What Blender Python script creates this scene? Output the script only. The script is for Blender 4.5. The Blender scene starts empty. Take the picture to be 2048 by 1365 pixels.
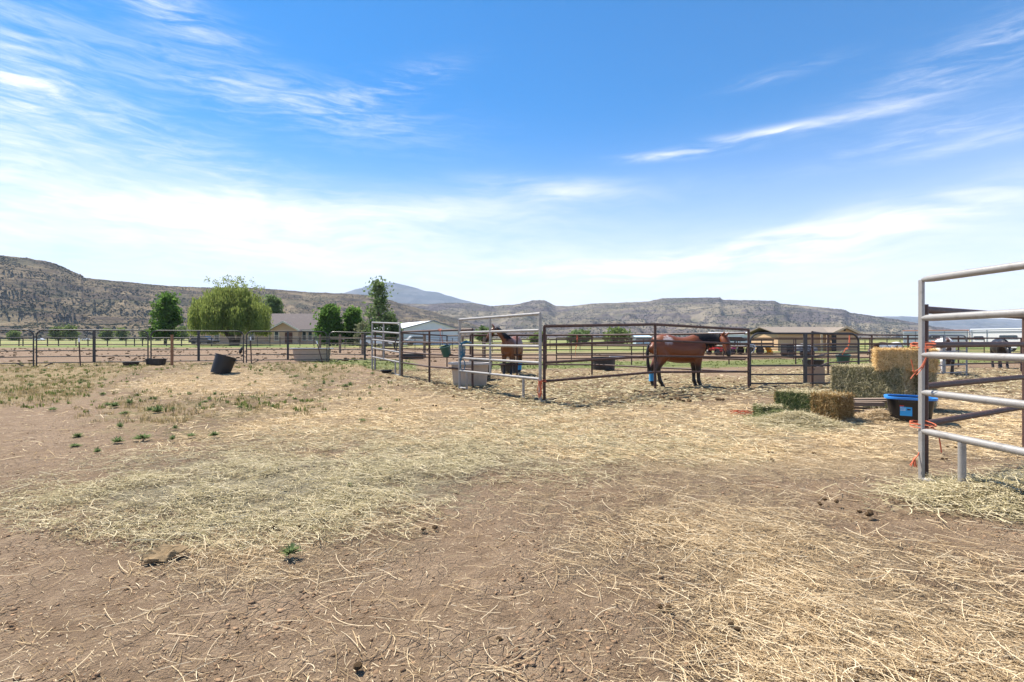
import bpy, bmesh, math, random
import numpy as np
from mathutils import Vector, Matrix, noise as mnoise

R = random.Random(7)
NR = np.random.default_rng(11)
C = bpy.context.scene.collection
SC = bpy.context.scene

# ------------------------------------------------------------------ camera
CAMH, F, CX, CY = 1.30, 1000.0, 1024.0, 682.5
cam = bpy.data.cameras.new("camera"); cam.lens = 36.0 * F / 2048.0; cam.sensor_width = 36.0
cam.clip_start = 0.05; cam.clip_end = 60000
camo = bpy.data.objects.new("camera", cam); C.objects.link(camo)
camo.location = (0, 0, CAMH); camo.rotation_euler = (math.radians(90), 0, 0)
SC.camera = camo

# ------------------------------------------------------------------ light
SUN_EL = math.radians(57); SUN_AZ = math.atan2(-0.75, 0.65)      # azimuth from +Y towards +X
SDIR = Vector((math.sin(SUN_AZ) * math.cos(SUN_EL), math.cos(SUN_AZ) * math.cos(SUN_EL), math.sin(SUN_EL)))
sl = bpy.data.lights.new("sun", 'SUN'); sl.energy = 5.0; sl.angle = math.radians(0.55); sl.color = (1.0, 0.935, 0.83)
so = bpy.data.objects.new("sun", sl); C.objects.link(so); so.rotation_euler = SDIR.to_track_quat('Z', 'Y').to_euler()
so.location = (0, 0, 50)
SC.view_settings.view_transform = 'Standard'; SC.view_settings.look = 'None'
SC.view_settings.exposure = 1.2; SC.view_settings.gamma = 1.0
SC.cycles.max_bounces = 6; SC.cycles.transparent_max_bounces = 6; SC.cycles.volume_bounces = 0
SC.cycles.use_denoising = True


class NT:
    """small node-tree helper"""
    def __init__(s, tree): s.t = tree; s.n = tree.nodes; s.l = tree.links
    def new(s, typ, **kw):
        n = s.n.new(typ)
        for k, v in kw.items(): setattr(n, k, v)
        return n
    def put(s, sock, v):
        if isinstance(v, bpy.types.NodeSocket): s.l.new(v, sock)
        elif v is not None: sock.default_value = v
    def m(s, op, a, b=None, c=None, clamp=False):
        n = s.new('ShaderNodeMath', operation=op, use_clamp=clamp)
        s.put(n.inputs[0], a); s.put(n.inputs[1], b); s.put(n.inputs[2], c)
        return n.outputs[0]
    def ss(s, lo, hi, v):
        n = s.new('ShaderNodeMapRange', interpolation_type='SMOOTHSTEP')
        s.put(n.inputs[0], v); s.put(n.inputs[1], lo); s.put(n.inputs[2], hi); n.inputs[3].default_value = 0; n.inputs[4].default_value = 1
        return n.outputs[0]
    def lin(s, lo, hi, a, b, v):
        n = s.new('ShaderNodeMapRange')
        for i, q in enumerate((v, lo, hi, a, b)): s.put(n.inputs[i], q)
        return n.outputs[0]
    def mix(s, f, a, b, typ='MIX'):
        n = s.new('ShaderNodeMix', data_type='RGBA', blend_type=typ)
        s.put(n.inputs[0], f)
        for i, v in ((6, a), (7, b)):
            if isinstance(v, (tuple, list)) and len(v) == 3: v = (*v, 1)
            s.put(n.inputs[i], v)
        return n.outputs[2]
    def noise(s, vec, scale, detail=4, rough=0.55, dist=0.0, out=0):
        n = s.new('ShaderNodeTexNoise'); s.put(n.inputs['Vector'], vec)
        s.put(n.inputs['Scale'], scale); n.inputs['Detail'].default_value = detail
        n.inputs['Roughness'].default_value = rough; n.inputs['Distortion'].default_value = dist
        return n.outputs[out]
    def mapping(s, vec, scale=(1, 1, 1), rot=(0, 0, 0), loc=(0, 0, 0)):
        n = s.new('ShaderNodeMapping'); s.put(n.inputs[0], vec)
        n.inputs['Scale'].default_value = scale; n.inputs['Rotation'].default_value = rot; n.inputs['Location'].default_value = loc
        return n.outputs[0]
    def comb(s, x, y, z=0.0):
        n = s.new('ShaderNodeCombineXYZ'); s.put(n.inputs[0], x); s.put(n.inputs[1], y); s.put(n.inputs[2], z); return n.outputs[0]
    def bump(s, h, strength=0.5, dist=0.02, normal=None):
        n = s.new('ShaderNodeBump'); s.put(n.inputs['Height'], h)
        n.inputs['Strength'].default_value = strength; n.inputs['Distance'].default_value = dist
        if normal is not None: s.put(n.inputs['Normal'], normal)
        return n.outputs[0]


# ------------------------------------------------------------------ sky with cirrus (world directions only)
W = bpy.data.worlds.new("World"); SC.world = W; W.use_nodes = True
w = NT(W.node_tree); w.n.clear()
sky = w.new('ShaderNodeTexSky', sky_type='NISHITA'); sky.sun_disc = False
sky.sun_elevation = SUN_EL; sky.sun_rotation = SUN_AZ; sky.altitude = 1800; sky.air_density = 1.0; sky.dust_density = 0.3; sky.ozone_density = 3.0
tc = w.new('ShaderNodeTexCoord'); sep = w.new('ShaderNodeSeparateXYZ'); w.l.new(tc.outputs['Generated'], sep.inputs[0])
dx, dy, dz = sep.outputs
az = w.m('ARCTAN2', dx, dy)
el = w.m('DIVIDE', dz, w.m('MAXIMUM', w.m('SQRT', w.m('ADD', w.m('MULTIPLY', dx, dx), w.m('MULTIPLY', dy, dy))), 0.02))
SKY_SAT = w.new('ShaderNodeHueSaturation'); w.l.new(sky.outputs[0], SKY_SAT.inputs['Color'])
SKY_SAT.inputs['Saturation'].default_value = 2.4; SKY_SAT.inputs['Value'].default_value = 1.2; SKY_SAT.inputs['Hue'].default_value = 0.496
# pale air low over the horizon
low = w.m('POWER', w.m('SUBTRACT', 1.0, w.ss(-0.05, 0.52, el), clamp=True), 1.7)
skyc = w.mix(w.m('MULTIPLY', low, 0.80), SKY_SAT.outputs[0], (9.0, 8.5, 9.2))

def blob(px, py, rx, ry, rot, wgt):
    a0 = math.atan2(px - CX, F); e0 = (CY - py) / math.hypot(F, px - CX)
    k = F / math.hypot(F, px - CX); ra = rx / F * k * k; re = ry / F * k
    c, s_ = math.cos(math.radians(rot)), math.sin(math.radians(rot))
    u = w.m('SUBTRACT', az, a0); v = w.m('SUBTRACT', el, e0)
    p = w.m('DIVIDE', w.m('ADD', w.m('MULTIPLY', u, c), w.m('MULTIPLY', v, s_)), ra)
    q = w.m('DIVIDE', w.m('SUBTRACT', w.m('MULTIPLY', v, c), w.m('MULTIPLY', u, s_)), re)
    d = w.m('ADD', w.m('MULTIPLY', p, p), w.m('MULTIPLY', q, q))
    return w.m('MULTIPLY', w.m('EXPONENT', w.m('MULTIPLY', d, -1.0)), wgt)

def total(bl):
    t = None
    for b in bl:
        x = blob(*b); t = x if t is None else w.m('ADD', t, x)
    return t
ae = w.comb(az, el, 0)
warp = w.noise(ae, 2.5, 3, 0.5, out=1)
vm = w.new('ShaderNodeVectorMath', operation='MULTIPLY_ADD'); w.l.new(warp, vm.inputs[0]); vm.inputs[1].default_value = (0.16, 0.10, 0); w.l.new(ae, vm.inputs[2])
aw = vm.outputs[0]
n1 = w.noise(w.mapping(aw, (2.6, 13.0, 1), (0, 0, math.radians(9))), 1.0, 7, 0.6, 0.35)
n2 = w.noise(w.mapping(aw, (13.0, 85.0, 1), (0, 0, math.radians(17))), 1.0, 7, 0.66, 0.6)
n3 = w.noise(w.mapping(aw, (7.0, 46.0, 1), (0, 0, math.radians(-10)), (3, 1, 0)), 1.0, 5, 0.6, 0.3)
veil = total([(330, 430, 740, 72, 2, 0.75), (820, 420, 420, 40, 3, 0.4), (40, 260, 240, 120, -10, 0.32), (500, 520, 900, 50, 0, 0.35), (1024, 620, 2600, 75, 0, 0.75), (1000, 500, 900, 50, 0, 0.22), (1750, 575, 500, 45, 0, 0.2)])
wisp = total([(20, 170, 170, 180, 0, 0.75), (340, 18, 140, 44, -12, 0.95), (570, 205, 300, 56, -4, 0.8), (800, 165, 110, 26, 20, 0.75), (300, 270, 330, 60, -12, 0.7),
              (1960, 120, 270, 60, 15, 0.7), (1560, 150, 120, 14, 5, 0.3), (1880, 268, 260, 26, 4, 0.5)])
streak = total([(1480, 500, 330, 26, 10, 0.85), (1800, 455, 330, 34, 9, 0.75), (1560, 264, 190, 12, 1, 0.8), (1342, 312, 110, 8, -1, 0.85), (1100, 380, 160, 22, -3, 0.55), (1950, 285, 150, 15, 3, 0.55), (1250, 540, 420, 26, 0, 0.7)])
cl = w.m('MULTIPLY', veil, w.lin(0.33, 0.66, 0.12, 1.2, w.m('ADD', w.m('MULTIPLY', n1, 0.65), w.m('MULTIPLY', n2, 0.35))))
cl = w.m('ADD', cl, w.m('MULTIPLY', wisp, w.ss(0.40, 0.78, w.m('ADD', w.m('MULTIPLY', n1, 0.5), w.m('MULTIPLY', n2, 0.5)))))
cl = w.m('ADD', cl, w.m('MULTIPLY', streak, w.ss(0.36, 0.68, w.m('ADD', w.m('MULTIPLY', n3, 0.7), w.m('MULTIPLY', n1, 0.3)))))
cl = w.m('MINIMUM', w.m('MULTIPLY', cl, 1.0), 0.93)
skyc = w.mix(cl, skyc, (8.5, 8.25, 8.3))
bg = w.new('ShaderNodeBackground'); w.l.new(skyc, bg.inputs[0]); bg.inputs[1].default_value = 0.072
wo = w.new('ShaderNodeOutputWorld'); w.l.new(bg.outputs[0], wo.inputs[0])


# ------------------------------------------------------------------ terrain heights and pixel helpers
def S(a, b, x):
    t = np.clip((np.asarray(x, float) - a) / (b - a), 0, 1); return t * t * (3 - 2 * t)
def G(x, y):
    x = np.asarray(x, float); y = np.asarray(y, float)
    g = 0.25 * S(-3, -8, x) * S(15, 21, y) + 0.5 * S(24, 110, y) + 0.006 * np.maximum(0, y - 150)
    g = g + 0.10 * np.exp(-(((x - 3.6) / 1.0) ** 2 + ((y - 12.3) / 0.7) ** 2))
    return g
def gz(x, y): return float(G(x, y))
def X(px, d): return (px - CX) / F * d
def Z(py, d): return CAMH - (py - CY) / F * d
def at(px, d): return Vector((X(px, d), d, gz(X(px, d), d)))
def flat(px, py):
    d = CAMH * F / (py - CY); return X(px, d), d
def fb(x, y, z=0, o=4): return mnoise.fractal(Vector((x, y, z)), 0.9, 2.1, o)
_PT = np.random.default_rng(5).permutation(256); _PT = np.concatenate([_PT, _PT]); _GA = np.random.default_rng(6).random(256) * 2 * np.pi
def nb(x, y, seed=0.0, o=4):
    """vectorised 2D gradient noise, fractal, about -0.7..0.7"""
    x = np.asarray(x, float) + seed * 17.3; y = np.asarray(y, float) - seed * 9.1; tot = np.zeros_like(x); amp = 1.0
    for _ in range(o):
        xi = np.floor(x).astype(int); yi = np.floor(y).astype(int); fx = x - xi; fy = y - yi
        def gr(i, j, dx, dy):
            a = _GA[_PT[(_PT[(xi + i) & 255] + yi + j) & 255]]; return np.cos(a) * dx + np.sin(a) * dy
        u = fx * fx * fx * (fx * (fx * 6 - 15) + 10); v = fy * fy * fy * (fy * (fy * 6 - 15) + 10)
        a = gr(0, 0, fx, fy) * (1 - u) + gr(1, 0, fx - 1, fy) * u; b = gr(0, 1, fx, fy - 1) * (1 - u) + gr(1, 1, fx - 1, fy - 1) * u
        tot += amp * (a * (1 - v) + b * v) * 1.4; amp *= 0.53; x = x * 2.07 + 3.1; y = y * 2.07 + 1.7
    return tot
def relief(x, y):
    """small unevenness of the yard, metres"""
    return 0.030 * nb(x * 0.7, y * 0.7, 1.3, 3) + 0.012 * nb(x * 4.2, y * 4.2, 7.1, 3) - 0.02

# ------------------------------------------------------------------ materials
MATS = {}
def mat(name, col, rough=0.6, metal=0.0, var=0.15, vscale=6.0, bump=0.0, bscale=40.0, col2=None, c2lo=0.55, c2hi=0.7, c2scale=3.0, spec=0.5, island=0.0, stretch=None, coat=0.0):
    if name in MATS: return MATS[name]
    m = bpy.data.materials.new(name); m.use_nodes = True
    t = NT(m.node_tree); b = t.n['Principled BSDF']
    tcn = t.new('ShaderNodeTexCoord'); v = tcn.outputs['Object']
    if stretch: v = t.mapping(v, stretch)
    c = t.mix(t.noise(v, vscale, 5), [q * (1 - var) for q in col], [min(1, q * (1 + var)) for q in col])
    if col2 is not None: c = t.mix(t.ss(c2lo, c2hi, t.noise(v, c2scale, 6, 0.65)), c, col2)
    if island:
        gi = t.new('ShaderNodeNewGeometry')
        c = t.mix(1.0, c, t.mix(gi.outputs['Random Per Island'], (1 - island,) * 3, (1 + island,) * 3), 'MULTIPLY')
    t.l.new(c, b.inputs['Base Color'])
    b.inputs['Roughness'].default_value = rough; b.inputs['Metallic'].default_value = metal
    b.inputs['Specular IOR Level'].default_value = spec
    if coat: b.inputs['Coat Weight'].default_value = coat
    if bump: t.l.new(t.bump(t.noise(v, bscale, 5), bump, 0.01), b.inputs['Normal'])
    MATS[name] = m; return m

def leafmat(name, col, col2, trans=0.35):
    m = bpy.data.materials.new(name); m.use_nodes = True
    t = NT(m.node_tree); t.n.remove(t.n['Principled BSDF'])
    gi = t.new('ShaderNodeNewGeometry'); tcn = t.new('ShaderNodeTexCoord')
    f = t.m('ADD', t.m('MULTIPLY', gi.outputs['Random Per Island'], 0.6), t.m('MULTIPLY', t.noise(tcn.outputs['Object'], 0.6, 3), 0.5), clamp=True)
    c = t.mix(f, col, col2)
    d = t.new('ShaderNodeBsdfDiffuse'); tr = t.new('ShaderNodeBsdfTranslucent'); t.l.new(c, d.inputs[0]); t.l.new(c, tr.inputs[0])
    mx = t.new('ShaderNodeMixShader'); mx.inputs[0].default_value = trans
    t.l.new(d.outputs[0], mx.inputs[1]); t.l.new(tr.outputs[0], mx.inputs[2])
    t.l.new(mx.outputs[0], t.n['Material Output'].inputs[0]); return m

def strawmat(name, a, b_, c_):
    m = bpy.data.materials.new(name); m.use_nodes = True
    t = NT(m.node_tree); t.n.remove(t.n['Principled BSDF'])
    gi = t.new('ShaderNodeNewGeometry')
    r = t.new('ShaderNodeValToRGB'); t.l.new(gi.outputs['Random Per Island'], r.inputs[0])
    r.color_ramp.elements[0].color = (*a, 1); r.color_ramp.elements[1].color = (*c_, 1)
    e = r.color_ramp.elements.new(0.5); e.color = (*b_, 1)
    d = t.new('ShaderNodeBsdfDiffuse'); tr = t.new('ShaderNodeBsdfTranslucent'); t.l.new(r.outputs[0], d.inputs[0]); t.l.new(r.outputs[0], tr.inputs[0])
    mx = t.new('ShaderNodeMixShader'); mx.inputs[0].default_value = 0.18
    t.l.new(d.outputs[0], mx.inputs[1]); t.l.new(tr.outputs[0], mx.inputs[2])
    t.l.new(mx.outputs[0], t.n['Material Output'].inputs[0]); return m

M_SILVER = mat('galvanised_pipe', (0.29, 0.275, 0.255), 0.42, 0.2, 0.10, 18, 0.15, 60, col2=(0.19, 0.175, 0.16), c2lo=0.5, c2hi=0.75, c2scale=9)
M_RUST = mat('rusty_pipe', (0.060, 0.028, 0.019), 0.62, 0.05, 0.35, 12, 0.35, 80, col2=(0.135, 0.068, 0.045), c2lo=0.5, c2hi=0.75, c2scale=14)
M_GATE = mat('grey_painted_pipe', (0.026, 0.025, 0.026), 0.45, 0.05, 0.2, 14, 0.1, 60, col2=(0.055, 0.048, 0.042), c2scale=9)
M_GATEB = mat('blue_grey_painted_pipe', (0.13, 0.145, 0.17), 0.42, 0.3, 0.2, 14, 0.1, 60)
M_BLACK = mat('black_rubber', (0.014, 0.014, 0.016), 0.45, 0, 0.3, 8, 0.1, 50, col2=(0.05, 0.045, 0.04), c2scale=6)
M_WOOD = mat('weathered_wood', (0.20, 0.145, 0.10), 0.85, 0, 0.35, 20, 0.5, 60, stretch=(1, 1, 0.15), col2=(0.09, 0.07, 0.055), c2scale=12)
M_POSTW = mat('orange_wood', (0.26, 0.13, 0.065), 0.8, 0, 0.3, 20, 0.4, 60, stretch=(1, 1, 0.15))
M_TWINE = mat('orange_twine', (0.55, 0.13, 0.055), 0.7, 0, 0.2, 30)
M_TEAL = mat('teal_rope', (0.02, 0.12, 0.19), 0.75, 0, 0.3, 60, 0.4, 200)
M_WHITE = mat('white_paint', (0.78, 0.78, 0.76), 0.5, 0, 0.05, 5)
M_GREENP = mat('green_plastic', (0.012, 0.075, 0.055), 0.4, 0, 0.2, 6, 0.1, 40)
M_CREAM = mat('cream_plastic', (0.44, 0.34, 0.25), 0.6, 0, 0.1, 5, 0.1, 30, col2=(0.33, 0.26, 0.19), c2lo=0.5, c2hi=0.8, c2scale=3)
M_RIM = mat('grey_plastic_rim', (0.44, 0.40, 0.36), 0.55, 0, 0.1, 8)

# ------------------------------------------------------------------ mesh builder
class MB:
    def __init__(s): s.v = []; s.f = []
    def add(s, vs, fs):
        o = len(s.v); s.v += [tuple(p) for p in vs]; s.f += [tuple(i + o for i in f) for f in fs]; return s
    def tube(s, pts, r, n=8, caps=True, flatten=None):
        pts = [Vector(p) for p in pts]; rs = r if isinstance(r, (list, tuple)) else [r] * len(pts)
        vs = []; fs = []; up = None
        for i, p in enumerate(pts):
            t = (pts[min(i + 1, len(pts) - 1)] - pts[max(i - 1, 0)]).normalized()
            if up is None:
                a = Vector((0, 0, 1)) if abs(t.z) < 0.9 else Vector((1, 0, 0)); up = (a - t * a.dot(t)).normalized()
            else:
                q = up - t * up.dot(t); up = q.normalized() if q.length > 1e-6 else t.orthogonal().normalized()
            b = t.cross(up)
            for k in range(n):
                an = 2 * math.pi * k / n + math.pi / n
                vs.append(p + (up * math.cos(an) + b * math.sin(an)) * rs[i])
        for i in range(len(pts) - 1):
            for k in range(n):
                fs.append((i * n + k, i * n + (k + 1) % n, (i + 1) * n + (k + 1) % n, (i + 1) * n + k))
        if caps: fs += [tuple(range(n - 1, -1, -1)), tuple((len(pts) - 1) * n + k for k in range(n))]
        return s.add(vs, fs)
    def box(s, c, size, rz=0.0, rx=0.0, ry=0.0):
        mt = Matrix.Rotation(rz, 3, 'Z') @ Matrix.Rotation(ry, 3, 'Y') @ Matrix.Rotation(rx, 3, 'X')
        c = Vector(c); hx, hy, hz = [q / 2 for q in size]
        vs = [c + mt @ Vector((x, y, z)) for z in (-hz, hz) for x, y in ((-hx, -hy), (hx, -hy), (hx, hy), (-hx, hy))]
        return s.add(vs, [(3, 2, 1, 0), (4, 5, 6, 7), (0, 1, 5, 4), (1, 2, 6, 5), (2, 3, 7, 6), (3, 0, 4, 7)])
    def prism(s, poly, a, b):
        """poly: list of 3D points (planar), extruded by vector b-a"""
        n = len(poly); off = Vector(b) - Vector(a)
        vs = [Vector(p) for p in poly] + [Vector(p) + off for p in poly]
        return s.add(vs, [tuple(range(n - 1, -1, -1)), tuple(range(n, 2 * n))] + [(i, (i + 1) % n, n + (i + 1) % n, n + i) for i in range(n)])
    def lathe(s, prof, n=28, sx=1.0, sy=1.0, power=2.0):
        """prof: (r, z) from outer bottom round to inner bottom; superellipse cross-section"""
        vs = []; fs = []
        for r, z in prof:
            for k in range(n):
                a = 2 * math.pi * k / n; ca, sa = math.cos(a), math.sin(a)
                q = (abs(ca) ** power + abs(sa) ** power) ** (-1 / power)
                vs.append((r * q * ca * sx, r * q * sa * sy, z))
        for i in range(len(prof) - 1):
            for k in range(n): fs.append((i * n + k, i * n + (k + 1) % n, (i + 1) * n + (k + 1) % n, (i + 1) * n + k))
        fs += [tuple(range(n - 1, -1, -1)), tuple((len(prof) - 1) * n + k for k in range(n))]
        return s.add(vs, fs)
    def build(s, name, m, parent=None, smooth=True, bevel=0.0):
        me = bpy.data.meshes.new(name); me.from_pydata(s.v, [], s.f); me.materials.append(m)
        if bevel:
            bm = bmesh.new(); bm.from_mesh(me)
            bmesh.ops.bevel(bm, geom=[e for e in bm.edges], offset=bevel, segments=2, affect='EDGES', profile=0.5); bm.to_mesh(me); bm.free()
        o = bpy.data.objects.new(name, me); C.objects.link(o)
        if parent is not None: o.parent = parent
        if smooth:
            me.shade_smooth() if hasattr(me, 'shade_smooth') else None
            try: me.set_sharp_from_angle(angle=math.radians(40))
            except Exception: pass
        return o

def tag(o, label=None, cat=None, group=None, kind=None):
    if label: o['label'] = label
    if cat: o['category'] = cat
    if group: o['group'] = group
    if kind: o['kind'] = kind
    return o
def thing(name, label, cat, loc=(0, 0, 0), rz=0.0, group=None):
    o = bpy.data.objects.new(name, None); o.empty_display_size = 0.1; C.objects.link(o)
    o.location = loc; o.rotation_euler = (0, 0, rz); return tag(o, label, cat, group)
def dup(root, loc, rz=0.0, label=None, group=None, scale=None):
    r = root.copy(); C.objects.link(r); r.location = loc; r.rotation_euler = (root.rotation_euler[0], root.rotation_euler[1], rz)
    if scale: r.scale = (scale,) * 3 if not isinstance(scale, tuple) else scale
    if label: r['label'] = label
    if group: r['group'] = group
    for ch in list(root.children):
        c = ch.copy(); C.objects.link(c); c.parent = r
        for g in ch.children:
            d = g.copy(); C.objects.link(d); d.parent = c
    return r
def npmesh(name, V, Fq, m, parent=None):
    """fast mesh from numpy: V (n,3), Fq (k,q)"""
    V = np.ascontiguousarray(V, np.float32); Fq = np.ascontiguousarray(Fq, np.int32)
    me = bpy.data.meshes.new(name); k, q = Fq.shape
    me.vertices.add(len(V)); me.vertices.foreach_set('co', V.ravel())
    me.loops.add(k * q); me.loops.foreach_set('vertex_index', Fq.ravel())
    me.polygons.add(k); me.polygons.foreach_set('loop_start', np.arange(0, k * q, q, dtype=np.int32))
    me.update(calc_edges=True); me.materials.append(m)
    o = bpy.data.objects.new(name, me); C.objects.link(o)
    if parent is not None: o.parent = parent
    return o

# ------------------------------------------------------------------ ground cover laid out in ground coordinates
def poly_mask(pts, soft):
    """soft inside mask of a polygon given by the photo's pixels on the flat ground; returns f(px,py)"""
    P = np.array(pts, float)
    def f(px, py):
        inside = np.zeros(px.shape, bool); dist = np.full(px.shape, 1e9); n = len(P)
        for i in range(n):
            a, b = P[i], P[(i + 1) % n]
            c = ((a[1] > py) != (b[1] > py)) & (px < (b[0] - a[0]) * (py - a[1]) / (b[1] - a[1] + 1e-9) + a[0]); inside ^= c
            t = np.clip(((px - a[0]) * (b[0] - a[0]) + (py - a[1]) * (b[1] - a[1])) / ((b - a) @ (b - a)), 0, 1)
            dist = np.minimum(dist, np.hypot(px - a[0] - t * (b[0] - a[0]), (py - a[1] - t * (b[1] - a[1])) * 2.2))
        return np.clip(0.5 + np.where(inside, dist, -dist) / (4.4 * soft), 0, 1)
    return f
Z_HAY = [poly_mask([(70, 1010), (280, 1050), (560, 1050), (770, 1020), (1000, 935), (1300, 905), (1480, 880), (1080, 845), (850, 870), (560, 895), (230, 945)], 60),
         poly_mask([(1850, 965), (2060, 940), (2300, 960), (2300, 1060), (2048, 1040), (1960, 1015), (1860, 990)], 25),
         poly_mask([(1480, 860), (1540, 822), (1640, 826), (1720, 852), (1600, 872)], 14)]
Z_STRAW = [poly_mask([(380, 870), (560, 800), (760, 775), (1000, 806), (1300, 800), (1500, 815), (1720, 838), (1840, 860), (1830, 930), (1500, 950), (1200, 935), (900, 900), (700, 880)], 50),
           poly_mask([(1130, 1000), (1330, 975), (1560, 1010), (1720, 1060), (1900, 1130), (2150, 1210), (2300, 1480), (1300, 1480), (1420, 1290), (1360, 1180), (1230, 1110)], 115),
           poly_mask([(220, 776), (300, 756), (420, 744), (560, 748), (620, 770), (520, 792), (330, 792)], 18),
           poly_mask([(60, 990), (280, 1050), (620, 1052), (800, 1005), (840, 1050), (640, 1110), (430, 1140), (250, 1085)], 80),
           poly_mask([(1860, 800), (2300, 790), (2300, 900), (1870, 905)], 40)]
Z_PEN = [poly_mask([(760, 757), (800, 738), (1200, 738), (1500, 760), (1500, 778), (1340, 806), (1090, 822), (1000, 805), (860, 778)], 12),
         poly_mask([(1500, 735), (1680, 730), (2300, 740), (2300, 775), (1500, 790)], 12)]
Z_WEED = [poly_mask([(-300, 734), (240, 730), (700, 728), (750, 740), (640, 775), (420, 752), (230, 760), (140, 800), (-300, 830)], 18),
          poly_mask([(230, 800), (560, 790), (720, 770), (720, 830), (400, 880), (240, 850)], 60)]
Z_GREEN = [poly_mask([(700, 728), (830, 728), (830, 740), (740, 745)], 6), poly_mask([(960, 724), (1500, 722), (1500, 733), (960, 738)], 4),
           poly_mask([(600, 728), (760, 728), (740, 738), (640, 736)], 6), poly_mask([(1500, 720), (2300, 712), (2300, 722), (1500, 730)], 4)]
def zones(x, y):
    x = np.asarray(x, float); y = np.asarray(y, float); d = np.maximum(y, 0.9)
    px = CX + x / d * F; py = CY + CAMH * F / d
    mx = lambda L, a, b: np.max([f(a, b) for f in L], axis=0)
    st = mx(Z_STRAW, px, py); return st, mx(Z_HAY, px, py), mx(Z_PEN, px, py), mx(Z_WEED, px, py) * (1 - 0.75 * st), mx(Z_GREEN, px, py)

def ground():
    rows = [-6, -3, -1, 0, 0.6]; y = 0.9
    while y < 26: rows.append(y); y *= 1.016
    while y < 8400: rows.append(y); y *= 1.07
    U = np.linspace(-1, 1, 301); U = np.sign(U) * (np.abs(U) ** 1.15)
    V = []
    for y in rows:
        hw = max(9.0, abs(y) * 1.75)
        V.append(np.stack([U * hw, np.full_like(U, y)], 1))
    V = np.concatenate(V); x, y = V[:, 0], V[:, 1]
    z = G(x, y)
    st, hy, pn, wd, gr = zones(x, y)
    st = np.minimum(1, st * (1 + 0.45 * S(4.0, 6.0, y)))
    nz = relief(x, y) + 0.02 + pn * 0.05 * nb(x * 2.2, y * 2.2, 3.3, 4) + 0.03 * hy * (0.4 + nb(x * 3, y * 3, 9.0, 3))
    nz = nz * np.where(y < 1.3, 0.5, 1.0) * (1 - S(25, 40, y))
    z = z + nz - 0.02
    nx, ny = len(U), len(rows)
    i, j = np.meshgrid(np.arange(nx - 1), np.arange(ny - 1)); a = (j * nx + i).ravel()
    o = npmesh('ground', np.stack([x, y, z], 1), np.stack([a, a + 1, a + nx + 1, a + nx], 1), ground_mat())
    me = o.data
    ca = me.color_attributes.new('cover', 'FLOAT_COLOR', 'POINT')
    ca.data.foreach_set('color', np.stack([st, hy, gr, np.ones_like(st)], 1).astype(np.float32).ravel())
    far = S(26, 30, y) * 1.0
    arena = S(-1.0, -5.0, x) * S(24, 26, y) * (1 - S(62, 66, y)) + S(-5, -1, x) * S(20, 25, y) * (1 - S(40, 46, y)) * 0.8
    past = S(44, 60, y) * (1 - S(-1, -5, x) * (1 - S(60, 68, y)))
    cb = me.color_attributes.new('soil', 'FLOAT_COLOR', 'POINT')
    cb.data.foreach_set('color', np.stack([pn, wd, np.clip(past, 0, 1), np.clip(arena, 0, 1)], 1).astype(np.float32).ravel())
    me.shade_smooth()
    return tag(o, 'bare brown dirt yard littered with straw and hay', None, None, 'structure')

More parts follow.
